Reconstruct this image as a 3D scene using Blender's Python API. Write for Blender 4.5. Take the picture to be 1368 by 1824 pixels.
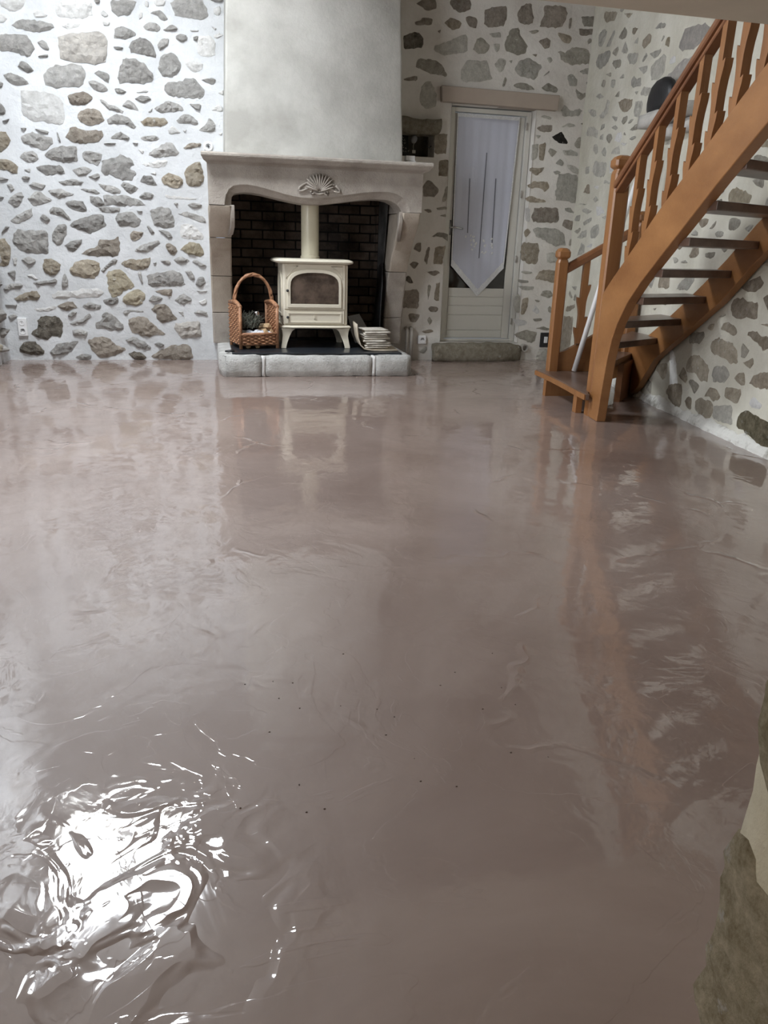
import bpy, bmesh, math, random
from mathutils import Vector, Matrix, noise, geometry
C = bpy.context
SC = C.scene
for o in list(bpy.data.objects): bpy.data.objects.remove(o)
S = 1.15                      # room units -> metres (camera height is 1 unit)
COL = SC.collection
PI = math.pi

# ------------------------------------------------------------------ camera
cam_d = bpy.data.cameras.new('camera'); cam = bpy.data.objects.new('camera', cam_d); COL.objects.link(cam)
cam_d.sensor_fit = 'VERTICAL'; cam_d.sensor_height = 24.0; cam_d.lens = 24.0*1370/1824
cam_d.clip_start = .02; cam_d.clip_end = 100
right = Vector((0.97617, -0.215008, 0.029394)); up = Vector((0.042737, 0.323269, 0.945342)); back = Vector((-0.212758, -0.921558, 0.324754))
cam.matrix_world = Matrix(((right.x, up.x, back.x, 0), (right.y, up.y, back.y, 0), (right.z, up.z, back.z, S), (0, 0, 0, 1)))
SC.camera = cam

# ------------------------------------------------------------------ world, light, exposure
w = bpy.data.worlds.new('sky'); SC.world = w; w.use_nodes = True
w.node_tree.nodes['Background'].inputs[0].default_value = (.62, .74, .95, 1)
w.node_tree.nodes['Background'].inputs[1].default_value = .6
SC.view_settings.view_transform = 'Standard'; SC.view_settings.look = 'None'
SC.view_settings.gamma = 1; SC.view_settings.use_curve_mapping = False
SC.view_settings.exposure = .80
def area(name, loc, rot, sx, sy, power, col):
    l = bpy.data.lights.new(name, 'AREA'); l.shape = 'RECTANGLE'; l.size = sx*S; l.size_y = sy*S
    l.energy = power; l.color = col
    o = bpy.data.objects.new(name, l); COL.objects.link(o)
    o.location = Vector(loc)*S; o.rotation_euler = rot
    return o
SKY = (-1.38, -.28, 4.65, 5.8)        # roof window: x0 x1 y0 y1
area('daylight_roof_window', ((SKY[0]+SKY[1])/2, (SKY[2]+SKY[3])/2, 3.93), (0, 0, 0), SKY[1]-SKY[0], SKY[3]-SKY[2], 238, (.90, .95, 1.0))
WIN2 = (2.55, 4.05, 1.05, 2.55)         # window in the left wall: y0 y1 z0 z1
area('daylight_side_window', (-1.98, (WIN2[0]+WIN2[1])/2, (WIN2[2]+WIN2[3])/2), (0, math.radians(-90), 0), WIN2[3]-WIN2[2], WIN2[1]-WIN2[0], 74, (.93, .96, 1.0))
FILL_WIN = (-1.6, -.5, .85, 1.68)            # unseen opening added behind the viewpoint, only to light the near jamb
area('added_jamb_fill', (-1.98, (FILL_WIN[0]+FILL_WIN[1])/2, (FILL_WIN[2]+FILL_WIN[3])/2), (0, math.radians(-90), 0), FILL_WIN[3]-FILL_WIN[2], FILL_WIN[1]-FILL_WIN[0], 22, (1, .90, .74))  # warm fill light added for the jamb, no such source seen
# ------------------------------------------------------------------ materials
def nt(name):
    m = bpy.data.materials.new(name); m.use_nodes = True
    t = m.node_tree; b = t.nodes['Principled BSDF']
    return m, t, b
def node(t, typ, **kw):
    n = t.nodes.new(typ)
    for k, v in kw.items():
        if k.startswith('i_'):
            n.inputs[k[2:].replace('_', ' ')].default_value = v
        else: setattr(n, k, v)
    return n
def mat(name, col, rough=.6, var=.0, scale=8, bump=0, bscale=40, metal=0, spec=.5, obj_random=0, col2=None, stretch=None, detail=6, dist=.02, coat=0, lo=.35, hi=.65):
    m, t, b = nt(name)
    b.inputs['Roughness'].default_value = rough; b.inputs['Metallic'].default_value = metal
    b.inputs['Specular IOR Level'].default_value = spec
    if coat: b.inputs['Coat Weight'].default_value = coat; b.inputs['Coat Roughness'].default_value = .15
    b.inputs['Base Color'].default_value = (*col, 1)
    tc = node(t, 'ShaderNodeNewGeometry'); mp = node(t, 'ShaderNodeMapping')
    t.links.new(tc.outputs['Position'], mp.inputs['Vector'])
    if stretch: mp.inputs['Scale'].default_value = stretch
    if var or col2:
        n = node(t, 'ShaderNodeTexNoise', i_Scale=scale, i_Detail=detail, i_Roughness=.62)
        t.links.new(mp.outputs[0], n.inputs['Vector'])
        r = node(t, 'ShaderNodeValToRGB')
        a = col; c2 = col2 or tuple(min(1, x*(1+var)) for x in col)
        a = tuple(x*(1-var) for x in col) if not col2 else col
        r.color_ramp.elements[0].position = lo; r.color_ramp.elements[1].position = hi
        r.color_ramp.elements[0].color = (*a, 1); r.color_ramp.elements[1].color = (*c2, 1)
        t.links.new(n.outputs['Fac'], r.inputs['Fac']); out = r.outputs['Color']
        if obj_random:
            oi = node(t, 'ShaderNodeObjectInfo'); mr = node(t, 'ShaderNodeMapRange')
            mr.inputs['To Min'].default_value = 1-obj_random; mr.inputs['To Max'].default_value = 1+obj_random
            t.links.new(oi.outputs['Random'], mr.inputs['Value'])
            mx = node(t, 'ShaderNodeMix', data_type='RGBA', blend_type='MULTIPLY'); mx.inputs[0].default_value = 1
            t.links.new(out, mx.inputs[6]); t.links.new(mr.outputs[0], mx.inputs[7]); out = mx.outputs[2]
        t.links.new(out, b.inputs['Base Color'])
    if bump:
        n2 = node(t, 'ShaderNodeTexNoise', i_Scale=bscale, i_Detail=8, i_Roughness=.65)
        t.links.new(mp.outputs[0], n2.inputs['Vector'])
        bp = node(t, 'ShaderNodeBump'); bp.inputs['Strength'].default_value = bump; bp.inputs['Distance'].default_value = dist
        t.links.new(n2.outputs['Fac'], bp.inputs['Height']); t.links.new(bp.outputs[0], b.inputs['Normal'])
    return m
def stone_mat(name, dark, light, bump=.9, cs=17, bs=24, bd=.055):
    m, t, b = nt(name); b.inputs['Roughness'].default_value = .92; b.inputs['Specular IOR Level'].default_value = .2
    g = node(t, 'ShaderNodeNewGeometry'); oi = node(t, 'ShaderNodeObjectInfo')
    ad = node(t, 'ShaderNodeVectorMath', operation='MULTIPLY_ADD')
    t.links.new(oi.outputs['Random'], ad.inputs[0]); ad.inputs[1].default_value = (31, 17, 23); t.links.new(g.outputs['Position'], ad.inputs[2])
    n = node(t, 'ShaderNodeTexNoise', i_Scale=cs, i_Detail=10, i_Roughness=.78); t.links.new(ad.outputs[0], n.inputs['Vector'])
    r = node(t, 'ShaderNodeValToRGB'); r.color_ramp.elements[0].position = .33; r.color_ramp.elements[1].position = .66
    r.color_ramp.elements[0].color = (*dark, 1); r.color_ramp.elements[1].color = (*light, 1)
    t.links.new(n.outputs['Fac'], r.inputs['Fac'])
    mr = node(t, 'ShaderNodeMapRange'); mr.inputs['To Min'].default_value = .84; mr.inputs['To Max'].default_value = 1.14
    t.links.new(oi.outputs['Random'], mr.inputs['Value'])
    mx = node(t, 'ShaderNodeMix', data_type='RGBA', blend_type='MULTIPLY'); mx.inputs[0].default_value = 1
    t.links.new(r.outputs[0], mx.inputs[6]); t.links.new(mr.outputs[0], mx.inputs[7])
    # lime smears left by the pointing
    n3 = node(t, 'ShaderNodeTexNoise', i_Scale=22, i_Detail=5, i_Roughness=.7); t.links.new(ad.outputs[0], n3.inputs['Vector'])
    r3 = node(t, 'ShaderNodeValToRGB'); r3.color_ramp.elements[0].position = .6; r3.color_ramp.elements[1].position = .72
    t.links.new(n3.outputs['Fac'], r3.inputs['Fac'])
    mz = node(t, 'ShaderNodeMix', data_type='RGBA'); t.links.new(r3.outputs[0], mz.inputs[0])
    t.links.new(mx.outputs[2], mz.inputs[6]); mz.inputs[7].default_value = (.62, .60, .56, 1)
    t.links.new(mz.outputs[2], b.inputs['Base Color'])
    n2 = node(t, 'ShaderNodeTexNoise', i_Scale=bs, i_Detail=11, i_Roughness=.8); t.links.new(ad.outputs[0], n2.inputs['Vector'])
    bp = node(t, 'ShaderNodeBump'); bp.inputs['Strength'].default_value = bump; bp.inputs['Distance'].default_value = bd
    t.links.new(n2.outputs['Fac'], bp.inputs['Height']); t.links.new(bp.outputs[0], b.inputs['Normal'])
    return m
STONE = dict(
    g=stone_mat('grey_rubble', (.40, .385, .365), (.73, .71, .68)),
    d=stone_mat('dark_grey_rubble', (.28, .265, .25), (.62, .60, .57)),
    D=stone_mat('pitted_dark_rubble', (.08, .07, .055), (.38, .34, .28), 1.0),
    b=stone_mat('brown_rubble', (.28, .235, .19), (.58, .515, .44)),
    t=stone_mat('tan_rubble', (.33, .265, .19), (.66, .59, .48)),
    y=stone_mat('yellow_rubble', (.42, .35, .235), (.72, .65, .51)),
    l=stone_mat('pale_rubble', (.54, .53, .51), (.76, .75, .735), .5),
    s=stone_mat('dressed_block', (.40, .375, .35), (.66, .62, .565), .7),
    Y=stone_mat('jamb_stone', (.26, .21, .125), (.66, .58, .43), .8, 30, 85, .012),
    T=stone_mat('jamb_stone_dark', (.21, .175, .10), (.56, .49, .35), .8, 30, 85, .012),
    G=stone_mat('warm_grey_rubble', (.36, .345, .30), (.62, .60, .54), .6),
    E=stone_mat('warm_dark_rubble', (.27, .25, .205), (.50, .47, .405), .6),
    P=stone_mat('taupe_rubble', (.30, .26, .195), (.56, .50, .405), .6),
    O=stone_mat('olive_rubble', (.115, .095, .05), (.44, .385, .265), 1.0),
    k=stone_mat('black_flint', (.012, .012, .01), (.05, .045, .04), .6),
    w=stone_mat('white_lime_patch', (.74, .74, .71), (.82, .82, .80), .25))
M = {}
M['mortar'] = mat('white_lime_mortar', (.56, .57, .58), .95, col2=(.67, .68, .69), scale=2.4, bump=.5, bscale=26, dist=.02, spec=.15)
M['mortar_beige'] = mat('beige_lime_mortar', (.63, .595, .545), .95, col2=(.78, .755, .71), scale=1.7, bump=.4, bscale=22, dist=.02, spec=.15)
M['mortar_jamb'] = mat('jamb_lime_mortar', (.56, .51, .38), .95, col2=(.70, .65, .52), scale=6, bump=.4, bscale=60, spec=.15)
M['mortar_cream'] = mat('cream_lime_mortar', (.54, .515, .43), .95, col2=(.68, .66, .58), scale=1.9, bump=.4, bscale=22, dist=.02, spec=.15)
M['plaster'] = mat('hood_plaster', (.36, .35, .32), .9, col2=(.53, .52, .485), scale=1.6, bump=.25, bscale=35, spec=.15, detail=8)
M['slab'] = mat('ceiling_plaster', (.58, .52, .425), .9, var=.06, scale=2, spec=.1)
M['roof_wood'] = mat('roof_boards', (.11, .07, .045), .7, var=.25, scale=5, stretch=(6, .6, 1), spec=.2)
M['dressed'] = mat('carved_limestone', (.34, .30, .262), .93, col2=(.48, .435, .385), scale=4, bump=.8, bscale=75, dist=.012, spec=.15, obj_random=.05)
M['dressed_warm'] = mat('jamb_limestone', (.38, .325, .265), .93, col2=(.52, .46, .39), scale=3.5, bump=.6, bscale=70, dist=.012, spec=.15, obj_random=.09)
M['hearth'] = mat('hearth_limestone', (.48, .47, .445), .93, col2=(.72, .71, .685), scale=6, bump=1, bscale=60, dist=.02, spec=.15, obj_random=.06)
M['joint'] = mat('white_joint', (.72, .71, .69), .95, var=.08, scale=20, bump=.5, spec=.1)
M['soot_grey'] = mat('smoked_lining', (.05, .048, .046), .9, col2=(.16, .155, .15), scale=3, spec=.1)
M['soot'] = mat('soot', (.022, .021, .020), .95, var=.3, scale=5, spec=.1)
M['brick'] = mat('sooty_brick', (.045, .037, .032), .95, col2=(.19, .145, .115), scale=3.2, bump=.5, bscale=60, spec=.1, obj_random=.35)
M['enamel'] = mat('ivory_enamel', (.70, .65, .535), .28, var=.02, scale=3, spec=.5)
M['enamel_dim'] = mat('ivory_enamel_pipe', (.60, .56, .43), .3, var=.03, scale=3, spec=.5)
M['glass_dark'] = mat('smoked_glass', (.045, .033, .026), .12, col2=(.13, .095, .075), scale=9, spec=.6)
M['black'] = mat('black_iron', (.018, .018, .02), .45, var=.2, scale=20)
M['plate'] = mat('black_plate', (.022, .026, .032), .28, var=.2, scale=6)
M['wicker'] = mat('brown_wicker', (.24, .105, .05), .55, col2=(.46, .24, .13), scale=30, obj_random=.08)
M['oak'] = mat('varnished_oak', (.215, .088, .029), .36, col2=(.33, .152, .056), scale=7, stretch=(1, 1, .12), bump=.12, bscale=50, spec=.5, obj_random=.05, lo=.3, hi=.7)
M['oak_long'] = mat('varnished_oak_boards', (.235, .10, .034), .36, col2=(.355, .168, .062), scale=5, stretch=(.35, .35, .9), bump=.12, bscale=50, spec=.5, lo=.3, hi=.7)
M['oak_rail'] = mat('dark_oak_rail', (.165, .066, .028), .35, col2=(.25, .11, .048), scale=7, stretch=(.4, .4, .8), spec=.5)
M['tread'] = mat('dusty_treads', (.085, .05, .034), .3, col2=(.17, .11, .085), scale=6, stretch=(1, .3, 1), spec=.6)
M['lintel_paint'] = mat('taupe_paint', (.40, .335, .28), .7, var=.05, scale=3, spec=.25)
M['door_paint'] = mat('white_door_paint', (.66, .645, .59), .5, var=.02, scale=3)
M['glass_door'] = mat('dark_pane', (.02, .018, .016), .06, spec=.7)
M['white'] = mat('white_plastic', (.82, .82, .82), .35)
M['dark'] = mat('dark_holes', (.02, .02, .02), .6)
M['chrome'] = mat('chrome', (.6, .6, .6), .2, metal=1)
M['paper'] = mat('old_paper', (.45, .41, .35), .9, col2=(.68, .64, .57), scale=15)
M['news'] = mat('newsprint', (.32, .34, .40), .9, col2=(.80, .81, .84), scale=26, lo=.42, hi=.55)
M['card'] = mat('grey_card', (.22, .22, .225), .8, var=.15, scale=5)
M['cream'] = mat('cream_card', (.55, .48, .38), .8, var=.1, scale=6)
M['twig'] = mat('dry_twigs', (.05, .06, .045), .8, col2=(.20, .20, .16), scale=40)
M['wood'] = mat('split_pine', (.42, .27, .14), .8, col2=(.58, .42, .25), scale=14, stretch=(1, 1, 6))
M['slate'] = mat('slate_board', (.02, .021, .018), .6, var=.2, scale=8)
M['chalk'] = mat('chalk', (.42, .40, .35), .9)
M['niche'] = mat('niche_dark', (.06, .055, .042), .95, col2=(.14, .125, .10), scale=5)  # dark brown, used only for the back of the niche
M['step'] = stone_mat('worn_doorstep', (.22, .19, .135), (.46, .41, .325), 1.0)
M['skirt'] = mat('rough_lime_edge', (.30, .28, .235), .95, col2=(.80, .79, .745), scale=9, bump=.8, bscale=40, lo=.3, hi=.5)
M['pale_block'] = mat('pale_corbel', (.48, .46, .43), .9, var=.1, scale=6, bump=.3, obj_random=.06)
M['pipe_paint'] = mat('painted_pipe', (.40, .37, .33), .5)
M['cloth_lace'] = mat('white_lace', (.78, .79, .80), .95, var=.12, scale=90, bump=.5, bscale=160)
M['thread'] = mat('grey_thread', (.16, .165, .20), .9)
# curtain: opaque cloth, the daylight behind it put into the bluish base colour
m, t, b = nt('sheer_curtain'); b.inputs['Base Color'].default_value = (.58, .60, .69, 1); b.inputs['Roughness'].default_value = .95; b.inputs['Specular IOR Level'].default_value = .1
g = node(t, 'ShaderNodeNewGeometry'); wv = node(t, 'ShaderNodeTexNoise', i_Scale=180); t.links.new(g.outputs['Position'], wv.inputs['Vector'])
bp = node(t, 'ShaderNodeBump'); bp.inputs['Strength'].default_value = .25; t.links.new(wv.outputs[0], bp.inputs['Height']); t.links.new(bp.outputs[0], b.inputs['Normal'])
M['curtain'] = m
# window glass that lets daylight through
m = bpy.data.materials.new('clear_pane'); m.use_nodes = True; t = m.node_tree; t.nodes.clear()
o_ = node(t, 'ShaderNodeOutputMaterial'); tr = node(t, 'ShaderNodeBsdfTransparent'); gl = node(t, 'ShaderNodeBsdfGlossy'); gl.inputs['Roughness'].default_value = .02
mx = node(t, 'ShaderNodeMixShader'); mx.inputs[0].default_value = .05
t.links.new(tr.outputs[0], mx.inputs[1]); t.links.new(gl.outputs[0], mx.inputs[2]); t.links.new(mx.outputs[0], o_.inputs[0])
M['pane'] = m
# freshly sealed floor: glossy film over trowelled screed
m, t, b = nt('sealed_screed'); g = node(t, 'ShaderNodeNewGeometry')
def fn(scale, detail=4, rough=.55, dist=0, vec=None, sc=(1, 1, 1)):
    mp = node(t, 'ShaderNodeMapping'); mp.inputs['Scale'].default_value = sc; t.links.new(g.outputs['Position'], mp.inputs['Vector'])
    n = node(t, 'ShaderNodeTexNoise', i_Scale=scale, i_Detail=detail, i_Roughness=rough, i_Distortion=dist); t.links.new(mp.outputs[0], n.inputs['Vector']); return n
def ramp(src, p0, c0, p1, c1):
    r = node(t, 'ShaderNodeValToRGB'); r.color_ramp.elements[0].position = p0; r.color_ramp.elements[1].position = p1
    r.color_ramp.elements[0].color = c0 if len(c0) == 4 else (*c0, 1); r.color_ramp.elements[1].color = c1 if len(c1) == 4 else (*c1, 1)
    t.links.new(src, r.inputs['Fac']); return r
base = ramp(fn(.9, 6, .6, .6).outputs['Fac'], .3, (.195,.132,.106), .7, (.31,.238,.206))
t.links.new(base.outputs[0], b.inputs['Base Color'])
ro = ramp(fn(1.1, 5, .6, 1.2).outputs['Fac'], .50, (.03,)*3, .56, (.075,)*3); t.links.new(ro.outputs[0], b.inputs['Coat Roughness']); b.inputs['Coat Weight'].default_value = 1; b.inputs['Coat IOR'].default_value = 1.85; b.inputs['Roughness'].default_value = .55
b.inputs['IOR'].default_value = 1.5; b.inputs['Specular IOR Level'].default_value = .7
b1 = node(t, 'ShaderNodeBump'); b1.inputs['Strength'].default_value = 1; b1.inputs['Distance'].default_value = .0042
b2 = node(t, 'ShaderNodeBump'); b2.inputs['Strength'].default_value = 1; b2.inputs['Distance'].default_value = .0018
t.links.new(fn(1.9, 3, .5, 1.2).outputs['Fac'], b1.inputs['Height']); t.links.new(fn(6.5, 4, .5, .8, sc=(1, .6, 1)).outputs['Fac'], b2.inputs['Height'])
# trowel ridges: thin crests where two passes met
rd = node(t, 'ShaderNodeTexVoronoi', feature='DISTANCE_TO_EDGE'); rd.inputs['Scale'].default_value = 1.15
mp = node(t, 'ShaderNodeMapping'); mp.inputs['Scale'].default_value = (1, .8, 1); mp.inputs['Rotation'].default_value = (0, 0, .6); t.links.new(g.outputs['Position'], mp.inputs['Vector'])
ns = fn(2.2, 3); mxv = node(t, 'ShaderNodeMix', data_type='RGBA', blend_type='ADD'); mxv.inputs[0].default_value = .35
t.links.new(mp.outputs[0], mxv.inputs[6]); t.links.new(ns.outputs['Color'], mxv.inputs[7]); t.links.new(mxv.outputs[2], rd.inputs['Vector'])
rr = ramp(rd.outputs['Distance'], 0, (1, 1, 1), .018, (0, 0, 0)); brk = ramp(fn(1.7, 3).outputs['Fac'], .53, (0, 0, 0), .60, (1, 1, 1))
ml = node(t, 'ShaderNodeMath', operation='MULTIPLY'); t.links.new(rr.outputs[0], ml.inputs[0]); t.links.new(brk.outputs[0], ml.inputs[1])
b3 = node(t, 'ShaderNodeBump'); b3.inputs['Strength'].default_value = 1; b3.inputs['Distance'].default_value = .0026
t.links.new(ml.outputs[0], b3.inputs['Height'])
st_ = ramp(fn(2.6, 4, .55, 1.6).outputs['Fac'], .497, (0, 0, 0), .512, (1, 1, 1)); st2 = ramp(fn(5.5, 3, .5, 1.2).outputs['Fac'], .55, (0, 0, 0), .565, (1, 1, 1))
b4 = node(t, 'ShaderNodeBump'); b4.inputs['Strength'].default_value = 1; b4.inputs['Distance'].default_value = .00022; t.links.new(st_.outputs[0], b4.inputs['Height'])
b5 = node(t, 'ShaderNodeBump'); b5.inputs['Strength'].default_value = 1; b5.inputs['Distance'].default_value = .00008; t.links.new(st2.outputs[0], b5.inputs['Height'])
# a puddled corner where the film was disturbed: wide soft steps
vd = node(t, 'ShaderNodeVectorMath', operation='DISTANCE'); t.links.new(g.outputs['Position'], vd.inputs[0]); vd.inputs[1].default_value = (-.16*S, 1.02*S, 0)
mk = node(t, 'ShaderNodeMapRange'); mk.inputs['From Min'].default_value = .16; mk.inputs['From Max'].default_value = .42; mk.inputs['To Min'].default_value = 1; mk.inputs['To Max'].default_value = 0; t.links.new(vd.outputs['Value'], mk.inputs['Value'])
pu = ramp(fn(5.2, 2, .5, 1.5).outputs['Fac'], .44, (0, 0, 0), .58, (1, 1, 1)); pm = node(t, 'ShaderNodeMath', operation='MULTIPLY')
t.links.new(pu.outputs[0], pm.inputs[0]); t.links.new(mk.outputs[0], pm.inputs[1])
b6 = node(t, 'ShaderNodeBump'); b6.inputs['Strength'].default_value = 1; b6.inputs['Distance'].default_value = .0036; t.links.new(pm.outputs[0], b6.inputs['Height']); t.links.new(b6.outputs[0], b5.inputs['Normal'])
t.links.new(b4.outputs[0], b1.inputs['Normal']); t.links.new(b5.outputs[0], b4.inputs['Normal'])
t.links.new(b1.outputs[0], b2.inputs['Normal']); t.links.new(b2.outputs[0], b3.inputs['Normal']); t.links.new(b3.outputs[0], b.inputs['Normal']); t.links.new(b3.outputs[0], b.inputs['Coat Normal'])
M['floor'] = m

# ------------------------------------------------------------------ mesh helpers
class MB:
    def __init__(s): s.v = []; s.f = []; s.sm = False
    def add(s, vs, fs):
        k = len(s.v); s.v += [tuple(p) for p in vs]; s.f += [tuple(i+k for i in f) for f in fs]; return s
    def box(s, x0, x1, y0, y1, z0, z1):
        return s.add([(x0, y0, z0), (x1, y0, z0), (x1, y1, z0), (x0, y1, z0), (x0, y0, z1), (x1, y0, z1), (x1, y1, z1), (x0, y1, z1)],
            [(3, 2, 1, 0), (4, 5, 6, 7), (0, 1, 5, 4), (1, 2, 6, 5), (2, 3, 7, 6), (3, 0, 4, 7)])
    def prism(s, pts, off):          # pts: 3-D polygon, off: extrusion vector
        n = len(pts); q = [tuple(Vector(p)+Vector(off)) for p in pts]
        return s.add(list(pts)+q, [tuple(range(n))[::-1], tuple(range(n, 2*n))]+[(i, (i+1) % n, (i+1) % n+n, i+n) for i in range(n)])
    def loft(s, rings, caps=True, close=True):
        n = len(rings[0]); vs = [p for r in rings for p in r]; fs = []
        for a in range(len(rings)-1):
            for i in range(n if close else n-1):
                j = (i+1) % n; fs.append((a*n+i, a*n+j, (a+1)*n+j, (a+1)*n+i))
        if caps: fs += [tuple(range(n))[::-1], tuple(range((len(rings)-1)*n, len(rings)*n))]
        return s.add(vs, fs)
    def tube(s, path, r, n=8, caps=True):
        path = [Vector(p) for p in path]; rs = r if isinstance(r, (list, tuple)) else [r]*len(path); rings = []
        ref = Vector((0, 0, 1)) if abs((path[-1]-path[0]).normalized().z) < .9 else Vector((1, 0, 0))
        for i, p in enumerate(path):
            tg = (path[min(i+1, len(path)-1)]-path[max(i-1, 0)]).normalized()
            a = tg.cross(ref).normalized(); bb = tg.cross(a)
            rings.append([tuple(p+(a*math.cos(2*PI*k/n)+bb*math.sin(2*PI*k/n))*rs[i]) for k in range(n)])
        return s.loft(rings, caps)
    def lathe(s, prof, cx, cy, n=20):
        return s.loft([[(cx+r*math.cos(2*PI*k/n), cy+r*math.sin(2*PI*k/n), z) for k in range(n)] for r, z in prof])
    def ell(s, c, rx, ry, rz, n=10, m=6, rot=None):
        rings = []
        for i in range(m+1):
            th = PI*(.02+.96*i/m); rings.append([Vector((rx*math.sin(th)*math.cos(2*PI*k/n), ry*math.sin(th)*math.sin(2*PI*k/n), -rz*math.cos(th))) for k in range(n)])
        if rot: rings = [[rot @ p for p in r] for r in rings]
        return s.loft([[tuple(p+Vector(c)) for p in r] for r in rings])
    def xform(s, mt): s.v = [tuple(mt @ Vector(p)) for p in s.v]; return s
def obj(name, mb, m, parent=None, bevel=0, smooth=False, origin=None, label=None, seg=2, fix=True):
    vs = [Vector(p)*S for p in mb.v]
    if origin is None:
        o0 = Vector(((min(p.x for p in vs)+max(p.x for p in vs))/2, (min(p.y for p in vs)+max(p.y for p in vs))/2, min(p.z for p in vs)))
    else: o0 = Vector(origin)*S
    me = bpy.data.meshes.new(name); me.from_pydata([p-o0 for p in vs], [], mb.f)
    if fix:
        bm = bmesh.new(); bm.from_mesh(me); bmesh.ops.recalc_face_normals(bm, faces=bm.faces); bm.to_mesh(me); bm.free()
    me.materials.append(m)
    if smooth: me.polygons.foreach_set('use_smooth', [True]*len(me.polygons))
    o = bpy.data.objects.new(name, me); COL.objects.link(o); o.location = o0
    if bevel:
        bv = o.modifiers.new('bevel', 'BEVEL'); bv.width = bevel*S; bv.segments = seg; bv.limit_method = 'ANGLE'; bv.angle_limit = math.radians(40)
        me.polygons.foreach_set('use_smooth', [True]*len(me.polygons)); bv.harden_normals = True
    if parent: attach(o, parent)
    if label: o['label'] = label
    return o
def wpos(o):
    v = o.location.copy()
    while o.parent: o = o.parent; v += o.location
    return v
def attach(o, parent): o.parent = parent; o.location = o.location-wpos(parent); 
def thing(name, label, cat, loc, group=None):
    o = bpy.data.objects.new(name, None); COL.objects.link(o); o.location = Vector(loc)*S; o.empty_display_size = .1
    return tag(o, label, cat, group)
def tag(o, label, cat, group=None):
    o['label'] = label; o['category'] = cat
    if group: o['group'] = group
    return o
def struct(o): o['kind'] = 'structure'; return o
def rot_about(c, a): return Matrix.Translation(Vector(c)) @ Matrix.Rotation(a, 4, 'Z') @ Matrix.Translation(-Vector(c))
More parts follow.
